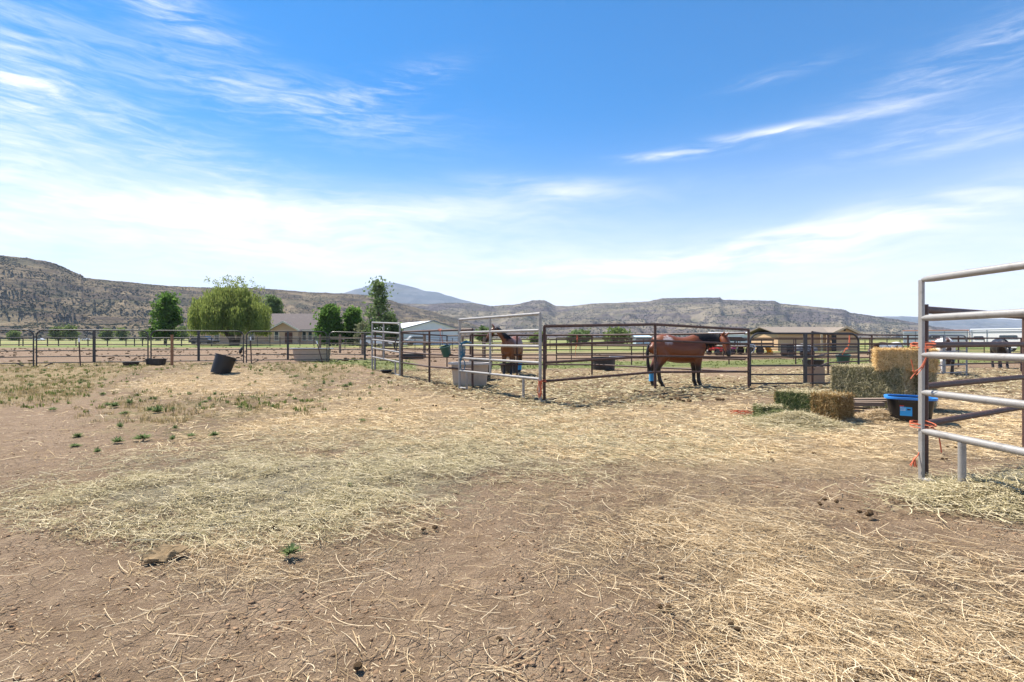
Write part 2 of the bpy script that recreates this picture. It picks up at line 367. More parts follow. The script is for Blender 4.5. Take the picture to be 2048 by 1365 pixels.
def ground_mat():
    m = bpy.data.materials.new('ground'); m.use_nodes = True
    t = NT(m.node_tree); b = t.n['Principled BSDF']
    tcn = t.new('ShaderNodeTexCoord'); v = tcn.outputs['Object']
    A = t.new('ShaderNodeAttribute', attribute_name='cover'); sa = t.new('ShaderNodeSeparateColor'); t.l.new(A.outputs[0], sa.inputs[0])
    B = t.new('ShaderNodeAttribute', attribute_name='soil'); sb = t.new('ShaderNodeSeparateColor'); t.l.new(B.outputs[0], sb.inputs[0])
    st, hy, gr = sa.outputs; pn, wd, ps = sb.outputs; ar = B.outputs['Alpha']
    nA = t.noise(v, 0.9, 6, 0.6); nB = t.noise(v, 7.0, 6, 0.65); nC = t.noise(v, 45.0, 5, 0.7); nD = t.noise(v, 160.0, 3, 0.7)
    # fibrous noise: crossed stretched noises read as litter
    f1 = t.noise(t.mapping(v, (14, 150, 1), (0, 0, 0.5)), 1, 3, 0.6, 1.2)
    f2 = t.noise(t.mapping(v, (150, 14, 1), (0, 0, 0.9)), 1, 3, 0.6, 1.2)
    f3 = t.noise(t.mapping(v, (16, 120, 1), (0, 0, -0.7)), 1, 3, 0.6, 1.2)
    fib = t.m('MAXIMUM', t.m('MAXIMUM', f1, f2), f3)
    dirt = t.mix(t.ss(0.35, 0.66, nA), (0.200, 0.135, 0.083), (0.300, 0.212, 0.138))
    dirt = t.mix(t.m('MULTIPLY', t.ss(0.42, 0.72, nB), 0.6), dirt, (0.37, 0.27, 0.18))
    dirt = t.mix(t.m('MULTIPLY', t.ss(0.50, 0.72, nC), 0.55), dirt, (0.125, 0.08, 0.05))
    dirt = t.mix(t.m('MULTIPLY', t.ss(0.55, 0.75, nD), 0.35), dirt, (0.36, 0.26, 0.18))
    # thin dry chaff everywhere
    chaff = t.m('MULTIPLY', t.ss(0.60, 0.70, fib), t.ss(0.40, 0.62, nB))
    dirt = t.mix(t.m('MULTIPLY', chaff, 0.55), dirt, (0.48, 0.345, 0.19))
    brk = t.m('ADD', t.m('ADD', t.m('MULTIPLY', t.m('SUBTRACT', nB, 0.5), 1.7), t.m('MULTIPLY', t.m('SUBTRACT', nC, 0.5), 1.2)), t.m('MULTIPLY', t.m('SUBTRACT', nA, 0.5), 2.2))
    ms = t.ss(0.25, 1.0, t.m('ADD', st, brk)); ms = t.m('MULTIPLY', ms, t.ss(0.0, 0.3, st))
    strawc = t.mix(t.ss(0.5, 0.68, fib), (0.40, 0.28, 0.16), (0.74, 0.56, 0.335))
    c = t.mix(t.m('MULTIPLY', ms, t.lin(0.42, 0.56, 0.55, 1.0, fib)), dirt, strawc)
    mh = t.ss(0.25, 1.0, t.m('ADD', hy, brk)); mh = t.m('MULTIPLY', mh, t.ss(0.0, 0.3, hy))
    hayc = t.mix(t.ss(0.5, 0.68, fib), (0.30, 0.255, 0.155), (0.60, 0.515, 0.345))
    c = t.mix(t.m('MULTIPLY', mh, 0.9), c, hayc)
    # pens: trampled hay and manure
    penc = t.mix(t.ss(0.40, 0.62, nB), (0.17, 0.105, 0.06), (0.36, 0.285, 0.155))
    penc = t.mix(t.m('MULTIPLY', t.ss(0.5, 0.7, t.noise(v, 9.0, 6, 0.7)), 0.8), penc, (0.085, 0.058, 0.036))
    c = t.mix(t.m('MULTIPLY', t.ss(0.25, 0.6, pn), 0.9), c, penc)
    # dry weedy grass
    mw = t.m('MULTIPLY', t.ss(0.3, 0.8, t.m('ADD', wd, t.m('MULTIPLY', brk, 0.8))), t.ss(0.0, 0.15, wd))
    wc = t.mix(t.ss(0.42, 0.62, nB), (0.32, 0.23, 0.125), (0.175, 0.155, 0.065))
    c = t.mix(t.m('MULTIPLY', mw, 0.75), c, wc)
    arc = t.mix(t.ss(0.35, 0.65, nA), (0.185, 0.122, 0.078), (0.255, 0.18, 0.12))
    arc = t.mix(t.m('MULTIPLY', t.ss(0.56, 0.7, t.noise(t.mapping(v, (0.5, 0.25, 1)), 1, 6, 0.7)), 0.5), arc, (0.12, 0.075, 0.05))
    c = t.mix(ar, c, arc)
    c = t.mix(t.m('MULTIPLY', t.ss(0.25, 0.6, t.m('ADD', gr, t.m('MULTIPLY', brk, 0.5))), 0.85), c, (0.14, 0.17, 0.05))
    pc = t.mix(t.ss(0.4, 0.62, t.noise(t.mapping(v, (0.02, 0.07, 1)), 1, 5, 0.6)), (0.13, 0.17, 0.05), (0.30, 0.25, 0.11))
    pc = t.mix(t.ss(0.5, 0.7, t.noise(v, 0.35, 5, 0.6)), pc, (0.09, 0.125, 0.04))
    c = t.mix(ps, c, pc)
    t.l.new(c, b.inputs['Base Color']); b.inputs['Roughness'].default_value = 0.95; b.inputs['Specular IOR Level'].default_value = 0.15
    vor = t.new('ShaderNodeTexVoronoi', feature='DISTANCE_TO_EDGE'); t.put(vor.inputs['Vector'], v); vor.inputs['Scale'].default_value = 16
    crack = t.m('MULTIPLY', t.ss(0.0, 0.07, vor.outputs['Distance']), t.ss(0.44, 0.56, nA))
    h = t.m('ADD', t.m('ADD', t.m('MULTIPLY', nB, 1.2), t.m('MULTIPLY', nC, 0.9)), t.m('ADD', t.m('MULTIPLY', nD, 0.35), t.m('MULTIPLY', crack, 0.5)))
    h = t.m('ADD', h, t.m('MULTIPLY', t.m('MAXIMUM', ms, mh), t.m('MULTIPLY', fib, 2.0)))
    t.l.new(t.bump(h, 0.95, 0.04), b.inputs['Normal'])
    return m
ground()

# ------------------------------------------------------------------ far hills
def hillmat(name, tan, dark, purple, s):
    m = bpy.data.materials.new(name); m.use_nodes = True
    t = NT(m.node_tree); b = t.n['Principled BSDF']; v = t.new('ShaderNodeTexCoord').outputs['Object']
    band = t.noise(t.mapping(v, (0.0025 / s, 0.0025 / s, 0.075 / s)), 1, 6, 0.65, 0.6)
    c = t.mix(t.ss(0.44, 0.56, band), tan, purple)
    c = t.mix(t.m('MULTIPLY', t.ss(0.56, 0.66, t.noise(t.mapping(v, (0.008 / s, 0.008 / s, 0.2 / s)), 1, 6, 0.7)), 0.7), c, dark)
    c = t.mix(t.m('MULTIPLY', t.ss(0.5, 0.72, t.noise(v, 0.05 / s, 6, 0.75)), 0.55), c, [q * 0.5 for q in dark])
    c = t.mix(t.m('MULTIPLY', t.ss(0.50, 0.62, t.noise(v, 0.016 / s, 6, 0.65)), 0.75), c, [min(1, q * 1.4) for q in tan])
    c = t.mix(t.m('MULTIPLY', t.ss(0.52, 0.62, t.noise(t.mapping(v, (0.006 / s, 0.006 / s, 0.02 / s), (0, 0, 0), (9, 4, 2)), 1, 6, 0.7)), 0.6), c, (0.075, 0.078, 0.052))
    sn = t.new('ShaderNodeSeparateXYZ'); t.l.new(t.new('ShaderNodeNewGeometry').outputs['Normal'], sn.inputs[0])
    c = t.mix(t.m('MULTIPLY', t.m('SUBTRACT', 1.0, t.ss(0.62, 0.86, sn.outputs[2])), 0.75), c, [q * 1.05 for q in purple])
    t.l.new(c, b.inputs['Base Color']); b.inputs['Roughness'].default_value = 1.0; b.inputs['Specular IOR Level'].default_value = 0.0
    t.l.new(t.bump(t.noise(v, 0.06 / s, 6, 0.7), 1.0, 6.0 * s), b.inputs['Normal'])
    return m

def hill(name, label, prof, ridge, base, m, step=4, rows=46, rough=14.0, ledge=0.0, lh=18.0, seed=0.0, pw=1.35, jag=1.0):
    """prof: skyline (px, py); ridge/base: distance as (px, d) tables"""
    pp = np.array(prof, float); pxs = np.arange(pp[0, 0], pp[-1, 0] + 1, step)
    py = np.interp(pxs, pp[:, 0], pp[:, 1]); rd = np.interp(pxs, *zip(*ridge)); bd = np.interp(pxs, *zip(*base))
    nb = 6; V = np.zeros((rows + nb, len(pxs), 3))
    for i, px in enumerate(pxs):
        k = (px - CX) / F
        zr = CAMH + (CY - py[i]) / F * rd[i]
        zr += jag * rd[i] / 1000 * 0.9 * fb(px * 0.05, seed, 2.0, 4)
        for j in range(rows):
            t = j / (rows - 1); d = bd[i] + (rd[i] - bd[i]) * t; x = k * d
            zb = gz(x, bd[i]) - 4.0
            h = zb + (zr - zb) * (t ** pw)
            env = math.sin(math.pi * min(1, t * 1.02)) ** 0.8 if t < 0.98 else 0
            gul = 1 - abs(fb(x / (rough * 9), d / (rough * 22), seed, 4)) * 2.2
            h -= rough * env * 0.9 * max(0, gul) * 0.8
            h += rough * env * 0.45 * fb(x / (rough * 2.6), d / (rough * 2.6), seed + 5, 4)
            if ledge:
                q = (h - zb) / lh + 0.6 * fb(x / 260, d / 260, seed + 9, 2); fq = q - math.floor(q); s_ = max(0.0, min(1.0, (fq - 0.62) / 0.3)); s_ = s_ * s_ * (3 - 2 * s_)
                h += ledge * lh * (s_ - fq) * min(1, env * 1.5)
            V[j, i] = (x, d, h)
        for j in range(nb):
            d = rd[i] * (1 + 0.05 * (j + 1)); V[rows + j, i] = (k * d, d, zr - (zr - 2) * 0.10 * (j + 1))
    nx = len(pxs); ny = rows + nb
    i, j = np.meshgrid(np.arange(nx - 1), np.arange(ny - 1)); a = (j * nx + i).ravel()
    o = npmesh(name, V.reshape(-1, 3), np.stack([a, a + 1, a + nx + 1, a + nx], 1), m)
    o.data.shade_smooth(); tag(o, label, None, None, 'structure')
    return V[:rows + 1]

ICO = None
def blobs(name, label, P, rad, m, squash=0.8, seed=3):
    """many small rough bushes as one mesh"""
    global ICO
    if ICO is None:
        bm = bmesh.new(); bmesh.ops.create_icosphere(bm, subdivisions=1, radius=1); bm.verts.ensure_lookup_table()
        ICO = (np.array([v.co[:] for v in bm.verts]), np.array([[v.index for v in f.verts] for f in bm.faces])); bm.free()
    rr = np.random.default_rng(seed); v0, f0 = ICO
    # decimate to the upper side for cheapness is not needed
    n = len(P); jit = 1 + 0.45 * (rr.random((n, len(v0), 1)) - 0.5)
    sc = np.stack([rad * (0.8 + 0.5 * rr.random(n)), rad * (0.8 + 0.5 * rr.random(n)), rad * squash * (0.8 + 0.5 * rr.random(n))], 1)
    V = v0[None] * jit * sc[:, None, :] + P[:, None, :]
    Fq = f0[None] + (np.arange(n) * len(v0))[:, None, None]
    o = npmesh(name, V.reshape(-1, 3), Fq.reshape(-1, 3), m); tag(o, label, None, None, 'stuff'); return o

def scatter_on(V, n, seed, lo=0.0, hi=1.0, bias=1.0, clump=0.012):
    rr = np.random.default_rng(seed); ny, nx = V.shape[:2]; out = []
    while len(out) < n:
        j = (lo + (hi - lo) * rr.random() ** bias) * (ny - 1.001); i = rr.random() * (nx - 1.001)
        j0, i0 = int(j), int(i); fj, fi = j - j0, i - i0
        p = (V[j0, i0] * (1 - fj) + V[j0 + 1, i0] * fj) * (1 - fi) + (V[j0, i0 + 1] * (1 - fj) + V[j0 + 1, i0 + 1] * fj) * fi
        a_, b_ = V[j0, i0], V[j0 + 1, i0]
        if abs(b_[2] - a_[2]) > 1.5 * math.hypot(b_[0] - a_[0], b_[1] - a_[1]): continue
        if fb(p[0] * clump, p[1] * clump, seed, 3) + 0.50 < rr.random() * 0.7: continue
        out.append(p)
    return np.array(out)

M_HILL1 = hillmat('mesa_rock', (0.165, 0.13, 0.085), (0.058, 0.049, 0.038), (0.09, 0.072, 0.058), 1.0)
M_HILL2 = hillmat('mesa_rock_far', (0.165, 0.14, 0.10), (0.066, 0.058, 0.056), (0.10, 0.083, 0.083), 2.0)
M_HILL3 = hillmat('haze_blue_rock', (0.095, 0.10, 0.11), (0.03, 0.042, 0.055), (0.05, 0.065, 0.08), 5.0)  # blue of the distant haze painted into the rock colours
M_JUN = mat('juniper_foliage', (0.036, 0.042, 0.028), 1.0, 0, 0.3, 0.3, island=0.4, spec=0.0)

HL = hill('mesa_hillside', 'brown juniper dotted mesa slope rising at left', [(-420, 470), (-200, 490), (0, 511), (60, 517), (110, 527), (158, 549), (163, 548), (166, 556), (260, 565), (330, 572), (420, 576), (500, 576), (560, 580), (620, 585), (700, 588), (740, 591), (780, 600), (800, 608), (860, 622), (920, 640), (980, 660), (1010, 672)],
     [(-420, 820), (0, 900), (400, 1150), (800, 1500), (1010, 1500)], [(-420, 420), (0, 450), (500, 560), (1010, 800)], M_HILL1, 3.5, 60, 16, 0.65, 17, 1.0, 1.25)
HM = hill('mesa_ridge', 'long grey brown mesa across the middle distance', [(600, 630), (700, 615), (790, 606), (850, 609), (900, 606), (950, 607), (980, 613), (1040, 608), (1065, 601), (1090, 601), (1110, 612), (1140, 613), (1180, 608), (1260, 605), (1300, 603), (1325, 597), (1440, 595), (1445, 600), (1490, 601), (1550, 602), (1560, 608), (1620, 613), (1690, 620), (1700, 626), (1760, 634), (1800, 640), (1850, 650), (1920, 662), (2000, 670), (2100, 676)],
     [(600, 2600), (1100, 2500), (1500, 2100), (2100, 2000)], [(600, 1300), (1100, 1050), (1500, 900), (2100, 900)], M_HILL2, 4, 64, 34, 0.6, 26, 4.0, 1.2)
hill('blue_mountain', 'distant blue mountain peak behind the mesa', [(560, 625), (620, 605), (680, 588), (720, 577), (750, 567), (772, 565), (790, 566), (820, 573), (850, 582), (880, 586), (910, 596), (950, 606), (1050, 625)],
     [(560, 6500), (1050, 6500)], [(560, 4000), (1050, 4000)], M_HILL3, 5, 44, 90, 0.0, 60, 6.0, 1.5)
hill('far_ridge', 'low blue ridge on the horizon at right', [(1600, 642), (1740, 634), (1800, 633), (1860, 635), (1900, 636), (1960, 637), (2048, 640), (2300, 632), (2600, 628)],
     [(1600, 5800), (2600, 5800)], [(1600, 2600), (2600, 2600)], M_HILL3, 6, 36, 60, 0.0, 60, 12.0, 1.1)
blobs('juniper_scrub', 'dark junipers scattered over the left mesa slope', scatter_on(HL, 60000, 21, 0.03, 1.0, 0.85, 0.016), 0.5 + 1.25 * NR.random(60000) ** 1.8, M_JUN, 0.5, 5)
blobs('juniper_woodland', 'dark juniper scrub over the middle mesa', scatter_on(HM, 52000, 22, 0.08, 1.0, 0.8, 0.006), 1.0 + 1.9 * NR.random(52000) ** 1.7, M_JUN, 0.5, 6)

# ------------------------------------------------------------------ air
hz = MB().box((0, 1000, 447), (26000, 15000, 908)).build('haze', mat('haze_dummy', (1, 1, 1)), None, False)
hm = bpy.data.materials.new('haze'); hm.use_nodes = True; ht = NT(hm.node_tree); ht.n.remove(ht.n['Principled BSDF'])
pv = ht.new('ShaderNodeVolumePrincipled'); pv.inputs['Density'].default_value = 9.0e-5; pv.inputs['Color'].default_value = (0.68, 0.81, 1.0, 1); pv.inputs['Anisotropy'].default_value = 0.0
ht.l.new(pv.outputs[0], ht.n['Material Output'].inputs['Volume']); hz.data.materials.clear(); hz.data.materials.append(hm)
tag(hz, 'thin blue air over the valley', None, None, 'stuff')

# ------------------------------------------------------------------ pipe panels, gates and fences
def pt(px, py, d): return (X(px, d), d, Z(py, d))
def bar_panel(name, label, cat, A, B, heights, r, m, legs, mids, top_full=True, group=None, flat_posts=None):
    """corral panel from ground point A to B: two posts, rails, uprights; legs: (fraction, to_rail) short feet"""
    A = Vector(A); B = Vector(B); root = thing(name, label, cat, A, 0, group); D = B - A; u = D.normalized()
    H = max(heights)
    P = lambda f, z: D * f + Vector((0, 0, z))
    for f in (0.0, 1.0):
        p = MB()
        if flat_posts:
            a = math.atan2(u.y, u.x); p.box(P(f, H / 2 + 0.001) , (flat_posts, flat_posts * 0.62, H), a); p.build('post', m, root, False, 0.006)
        else: p.tube([P(f, -0.02), P(f, H)], r, 10).build('post', m, root)
    for h in heights:
        top = h == H; e = 0.0 if top else r * 0.9 / D.length
        if flat_posts:
            L = D.length; ii = flat_posts / 2 / L
            pts = [P(ii - 0.012 / L, h), P(ii + 0.03 / L, h), P(ii + 0.10 / L, h), P(1 - ii - 0.10 / L, h), P(1 - ii - 0.02 / L, h), P(1 - ii + .006 / L, h)]
            MB().tube(pts, [r * 0.5, r * 0.85, r, r, r * 0.85, r * 0.5], 14).build('rail', m, root)
        else: MB().tube([P(e, h), P(1 - e, h)], r * (1.0 if top else 0.92), 10).build('rail', m, root)
    hs = sorted(heights)
    for f, lo, hi in mids: MB().tube([P(f, lo), P(f, hi)], r * 0.9, 10).build('upright', m, root)
    for pts in legs: MB().tube([P(f, z) for f, z in pts], r * 0.9, 10).build('leg', m, root)
    return root

# silver panel at the right edge, close to the camera
HR = [1.868, 1.512, 1.172, 0.824, 0.468]
SA = Vector((3.80, 4.64, 0.0)); SB = Vector((3.93, 1.15, 0.0))
bar_panel('corral_panel', 'galvanised corral panel closest to the camera at the right edge', 'corral panel', SA, SB, HR, 0.032, M_SILVER,
          [[(0.115, -0.03), (0.115, 0.44)], [(0.006, 0.018), (0.05, 0.018)]], [(0.62, 0.46, 1.87)], flat_posts=0.047)
# middle silver panel
MA = Vector((0.605, 10.72, 0.0)); MBp = Vector((-1.44, 13.75, 0.0))
bar_panel('corral_panel', 'large galvanised corral panel with teal halter on its end', 'corral panel', MA, MBp, [1.885, 1.53, 1.185, 0.83, 0.48], 0.034, M_SILVER,
          [[(0.17, -0.02), (0.17, 0.46)], [(0.89, 0.46), (0.89, 0.03), (0.985, 0.02)]], [(0.56, 0.48, 1.87)])
# small silver panel
PA = Vector((-4.10, 18.30, gz(-4.1, 18.3))); PB = Vector((-5.80, 20.75, gz(-5.8, 20.75)))
bar_panel('corral_panel', 'small galvanised corral panel farthest away by the black rubber pan', 'corral panel', PA, PB, [1.92, 1.56, 1.215, 0.865, 0.5], 0.034, M_SILVER,
          [[(0.15, 0.48), (0.15, 0.02), (0.02, 0.02)], [(0.90, -0.02), (0.90, 0.48)]], [(0.56, 0.5, 1.9)])

def pipe_fence(label, pts, posts=None, heights=(1.60, 1.23, 0.87, 0.49), r=0.033, m=None, group=None, name='pipe_fence', n=8, sag=0.0, pr=None, tops=None):
    """pts: ground points of a fence line; a post at each (posts=list of booleans), one rail per height"""
    m = m or M_RUST; P = [Vector((p[0], p[1], gz(p[0], p[1]))) for p in pts]
    root = thing(name, label, 'fence', P[0], 0, group); L = [p - P[0] for p in P]
    for i, p in enumerate(L):
        if posts is None or posts[i]:
            MB().tube([p + Vector((0, 0, -0.1)), p + Vector((0, 0, (tops or max(heights))))], pr or r * 1.02, n).build('post', m, root)
    for h in heights:
        MB().tube([p + Vector((0, 0, h)) for p in L], r * (1.06 if h == max(heights) else 0.9), n).build('rail', m, root)
    return root
P1 = (0.70, 10.82); P2 = (6.72, 14.2)
pipe_fence('rusty pipe fence standing in front of the bay horse with the white patch', [P1, (3.57, 12.47), P2], heights=(1.62, 1.215, 0.83, 0.43))
pipe_fence('rusty pipe fence with a green bucket hanging on its top rail', [(-4.02, 18.28), (-2.58, 15.62), (-1.10, 13.92)], heights=(1.62, 1.25, 0.885, 0.5))
pipe_fence('rusty back fence of the pen behind the hanging green bucket', [(-5.72, 20.9), (-3.25, 25.0), (1.60, 23.4)], heights=(1.56, 1.21, 0.86, 0.49))
pipe_fence('rusty cross fence in front of the left horse and the black stock tank', [(-1.55, 18.6), (0.19, 18.75), (2.99, 18.7), (6.66, 14.28)], heights=(1.52, 1.14, 0.78, 0.42), posts=[1, 1, 1, 0])
pipe_fence('rusty fence behind the pen with a tall post beside the board', [(8.86, 14.75), (12.2, 19.3), (15.4, 21.4), (17.9, 22.6), (22.5, 25.2)], heights=(1.56, 1.19, 0.82, 0.46))
pipe_fence('long rusty fence running behind the right horse pens', [(2.4, 27.0), (6.6, 27.6), (12.15, 28.0), (16.0, 28.2), (20.4, 28.5), (24.6, 29.0)], heights=(1.46, 1.1, 0.62, 0.35))
pipe_fence('farther thin rusty fence near the grass beyond the pens', [(-2.0, 34), (4.1, 34.5), (9.2, 35), (14.8, 35), (20, 35.5), (27, 36), (34, 36)], heights=(1.4, 1.05, 0.7, 0.35), r=0.03)
pipe_fence('rusty near fence tied beside the galvanised panel at the right edge', [(3.955, 4.80), (6.25, 6.08), (8.6, 7.38)], heights=(1.60, 1.262, 0.866, 0.505), r=0.034, pr=0.035, n=12, tops=1.65)
pipe_fence('low rusty fence behind the paint horse by the trailers', [(17.6, 20.5), (22.2, 21.8), (27.5, 23.5)], heights=(1.42, 1.08, 0.75, 0.35))

def tube_gate(label, A, B, H=1.52, r=0.027, m=None, rails=(1.19, 0.90, 0.645, 0.39, 0.13), group=None, braces=True, mid=0.5, rad=0.26, name='tube_gate', z0=None):
    m = m or M_GATE
    A = Vector((A[0], A[1], gz(*A))); B = Vector((B[0], B[1], gz(*B))); D = B - A; L = D.length; root = thing(name, label, 'gate', A, 0, group)
    P = lambda s, z: D * (s / L) + Vector((0, 0, z))
    loop = [P(0, 0.0), P(0, H - rad)] + [P(rad - rad * math.cos(a), H - rad + rad * math.sin(a)) for a in np.linspace(0.2, 1.37, 6)] + [P(rad, H), P(L - rad, H)]
    loop += [P(L - rad + rad * math.sin(a), H - rad + rad * math.cos(a)) for a in np.linspace(0.2, 1.37, 6)] + [P(L, H - rad), P(L, 0.0)]
    MB().tube(loop, r, 8).build('frame', m, root)
    for h in rails: MB().tube([P(r, h), P(L - r, h)], r * 0.82, 8).build('rail', m, root)
    a = math.atan2(D.y, D.x)
    MB().box(P(L * mid, (H + rails[-1]) / 2), (0.10, 0.05, H - rails[-1] + 0.02), a).build('upright', m, root, False)
    if braces:
        for s, e in ((0.55, 0.18), (L - 0.55, L - 0.18)): MB().tube([P(s, rails[-1]), P(e, -0.06)], r * 0.8, 8).build('foot_brace', m, root)
    return root
GD = lambda px: 1 / np.interp(px, [-160, 73, 720], [1 / 19.6, 1 / 21.0, 1 / 26.0])
def gp(px): d = float(GD(px)); return (X(px, d), d)
GG = 'grey tube gates along the dirt arena'
tube_gate('grey tube gate cut off by the left picture edge', gp(-150), gp(67), group=GG)
tube_gate('grey tube gate with a white topped post leaning behind its left half', gp(73), gp(296), group=GG)
tube_gate('grey tube gate with an orange wooden post before it', gp(302), gp(487), group=GG)
tube_gate('grey tube gate in front of the long cream trough', gp(493), gp(654), group=GG)
tube_gate('grey tube gate running behind the small galvanised panel', gp(658), gp(800), group=GG)
tube_gate('dark grey tube gate chained to the rusty corner post', (6.87, 14.42), (10.12, 14.6), H=1.52, r=0.029, rails=(1.13, 0.86, 0.585, 0.33, 0.075), mid=0.505)
bg_ = tube_gate('blue grey gate standing open before the paint horse', (14.6, 17.6), (17.05, 18.75), H=1.5, r=0.028, rails=(1.2, 0.92, 0.66, 0.42, 0.14), m=M_GATEB, mid=0.42)

# steel and wooden posts by the gates
def tpost(px, d, top, label, lean=0.0):
    p = at(px, d); r = thing('steel_post', label, 'post', p, 0, 'steel posts with white tops'); H = Z(top, d) - p.z
    t = Vector((lean, 0, H)); k = 1 - 0.17 / H
    b = MB(); b.tube([Vector((0, 0, -0.1)), t * k], 0.026, 6).build('shaft', M_RUST, r); MB().tube([t * k, t], 0.03, 6).build('white_tip', M_WHITE, r)
tpost(161, 21.2, 677, 'steel post with white tip before the second gate from the left', -0.07)
tpost(503, 23.6, 674, 'upright steel post with white tip before the fourth gate', -0.05)
tpost(646, 24.6, 682, 'leaning steel post with white tip beside the long cream trough', -0.32)
wp = at(344, 21.6); o = MB().tube([(0, 0, -0.2), (0, 0, 1.32)], 0.058, 12).build('wooden_post', M_POSTW); o.location = wp; tag(o, 'orange brown wooden post in front of the gates', 'post')

# ------------------------------------------------------------------ troughs and tubs
def tub(name, label, cat, loc, prof, m, rz=0, sx=1, sy=1, power=2.0, rim=None, rx=0, ry=0, mrim=None, n=32, group=None):
    o = MB().lathe(prof, n, sx, sy, power).build(name, m); o.location = loc; o.rotation_euler = (rx, ry, rz); tag(o, label, cat, group)
    if rim is not None:
        R_, z, rr = rim; pr = [(R_ - rr, z - rr * .6), (R_ + rr, z - rr * .6), (R_ + rr * 1.1, z), (R_ + rr, z + rr * .6), (R_ - rr, z + rr * .6), (R_ - rr * 1.1, z)]
        b = MB(); vs = []; fs = []
        for r, zz in pr:
            for k in range(n):
                a = 2 * math.pi * k / n; ca, sa = math.cos(a), math.sin(a); q = (abs(ca) ** power + abs(sa) ** power) ** (-1 / power)
                vs.append((r * q * ca * sx, r * q * sa * sy, zz))
        for i in range(6):
            for k in range(n): fs.append((i * n + k, i * n + (k + 1) % n, ((i + 1) % 6) * n + (k + 1) % n, ((i + 1) % 6) * n + k))
        b.add(vs, fs).build('rim', mrim or m, o)
    return o
def bucket_prof(r0, r1, h, t=0.02): return [(r0 * 0.3, 0), (r0, 0), (r0 + (r1 - r0) * .5, h * .5), (r1, h), (r1 - t, h), (r0 - t, 0.03), (r0 * .3, 0.03)]

# tipped black tub on the straw at the left
tb = tub('tipped_tub', 'black rubber muck tub tipped on its side in the yard', 'tub', at(443, 18.3) + Vector((-0.06, 0, -0.05)), bucket_prof(0.315, 0.35, 0.68), mat('dark_plastic', (0.010, 0.009, 0.009), 0.55, 0, 0.2, 6, 0.1, 40), rz=math.radians(12), rx=0, ry=math.radians(28), rim=(0.35, 0.68, 0.022))
tb.rotation_euler = (math.radians(-9), math.radians(15), 0)
for sg in (-1, 1):
    MB().tube([(sg * 0.335, -0.1, 0.59), (sg * 0.41, -0.06, 0.61), (sg * 0.41, 0.06, 0.61), (sg * 0.335, 0.1, 0.59)], 0.016, 6).build('handle', M_BLACK, tb)
# black tub with a blue rim near the bales
M_BLUE = mat('blue_plastic', (0.03, 0.22, 0.62), 0.4, 0, 0.06, 6)
bt = tub('plastic_tub', 'black plastic tub with bright blue rim and blue label by the bales', 'tub', (X(1820, 8.2), 8.2, 0), [(0.1, 0), (0.33, 0), (0.365, 0.19), (0.40, 0.375), (0.375, 0.375), (0.31, 0.03), (0.1, 0.03)], mat('glossy_black_plastic', (0.010, 0.010, 0.012), 0.3, 0, 0.2, 5), rz=math.radians(-35), sx=0.79, sy=0.66, power=4.0, rim=(0.405, 0.375, 0.03), mrim=M_BLUE)
MB().box((-0.05, -0.264, 0.335), (0.22, 0.035, 0.045)).build('grip', mat('glossy_black_plastic', (0, 0, 0)), bt, False)
M_LAB = mat('blue_label', (0.02, 0.35, 0.70), 0.35, 0, 0.04, 6)
lb = MB(); lb.box((-0.065, -0.2500, 0.185), (0.155, 0.004, 0.175), 0, math.radians(-5.5)).build('label', M_LAB, bt, False)
def txt(s_, loc, size, m, parent, rot):
    c = bpy.data.curves.new('lettering', 'FONT'); c.body = s_; c.size = size; c.extrude = 0.0006
    o = bpy.data.objects.new('lettering', c); C.objects.link(o); o.parent = parent; o.location = loc; o.rotation_euler = rot; c.materials.append(m); return o
lab = bt.children[-1]
MB().box((-0.12, -0.2565, 0.255), (0.055, 0.002, 0.018), 0, math.radians(-5.5)).build('red_mark', mat('red_print', (0.55, 0.03, 0.02), 0.4), lab, False)
for k in range(3): MB().box((-0.105, -0.2540 + 0.002 * (1 - k), 0.222 - 0.020 * k), (0.07, 0.003, 0.006), 0, math.radians(-5.5)).build('white_line', M_WHITE, lab, False)
MB().box((-0.03, -0.2535, 0.20), (0.045, 0.004, 0.022), 0, math.radians(-5.5)).build('tub_picture', mat('glossy_black_plastic', (0, 0, 0)), lab, False)
MB().box((-0.025, -0.2455, 0.118), (0.05, 0.004, 0.026), 0, math.radians(-5.5)).build('barcode', M_WHITE, lab, False)
MB().box((-0.115, -0.2460, 0.125), (0.03, 0.003, 0.008), 0, math.radians(-5.5)).build('white_line', M_WHITE, lab, False)

# cream water tank behind the middle silver panel
ct = tub('water_tank', 'cream plastic water tank behind the end of the large panel', 'water tank', (X(940, 14.85), 14.85, 0), [(0.1, 0), (0.40, 0), (0.425, 0.3), (0.45, 0.62), (0.40, 0.62), (0.37, 0.05), (0.1, 0.05)], M_CREAM, rz=math.radians(-32), sx=1.12, sy=0.85, power=5.0, rim=(0.475, 0.635, 0.05), mrim=M_RIM)
tub('rubber_tub', 'black rubber tub directly behind the cream water tank', 'tub', (X(962, 17.2), 17.2, 0), bucket_prof(0.33, 0.40, 0.62), M_BLACK, rim=(0.4, 0.62, 0.02))
tub('rubber_tub', 'black rubber tub behind the legs of the left horse', 'tub', (X(1022, 20.8), 20.8, 0), bucket_prof(0.40, 0.46, 0.36), M_BLACK, rim=(0.46, 0.36, 0.02))
tub('stock_tank', 'low round black stock tank in the middle of the pen', 'stock tank', (X(1207, 22.8), 22.8, 0), bucket_prof(0.50, 0.54, 0.56, 0.03), M_BLACK, rim=(0.545, 0.56, 0.025))
tub('rubber_pan', 'shallow black rubber feed pan under the small panel', 'feed pan', (X(773, 19.4), 19.4, gz(X(773, 19.4), 19.4)), bucket_prof(0.17, 0.22, 0.10), M_BLACK, rim=(0.22, 0.1, 0.018))
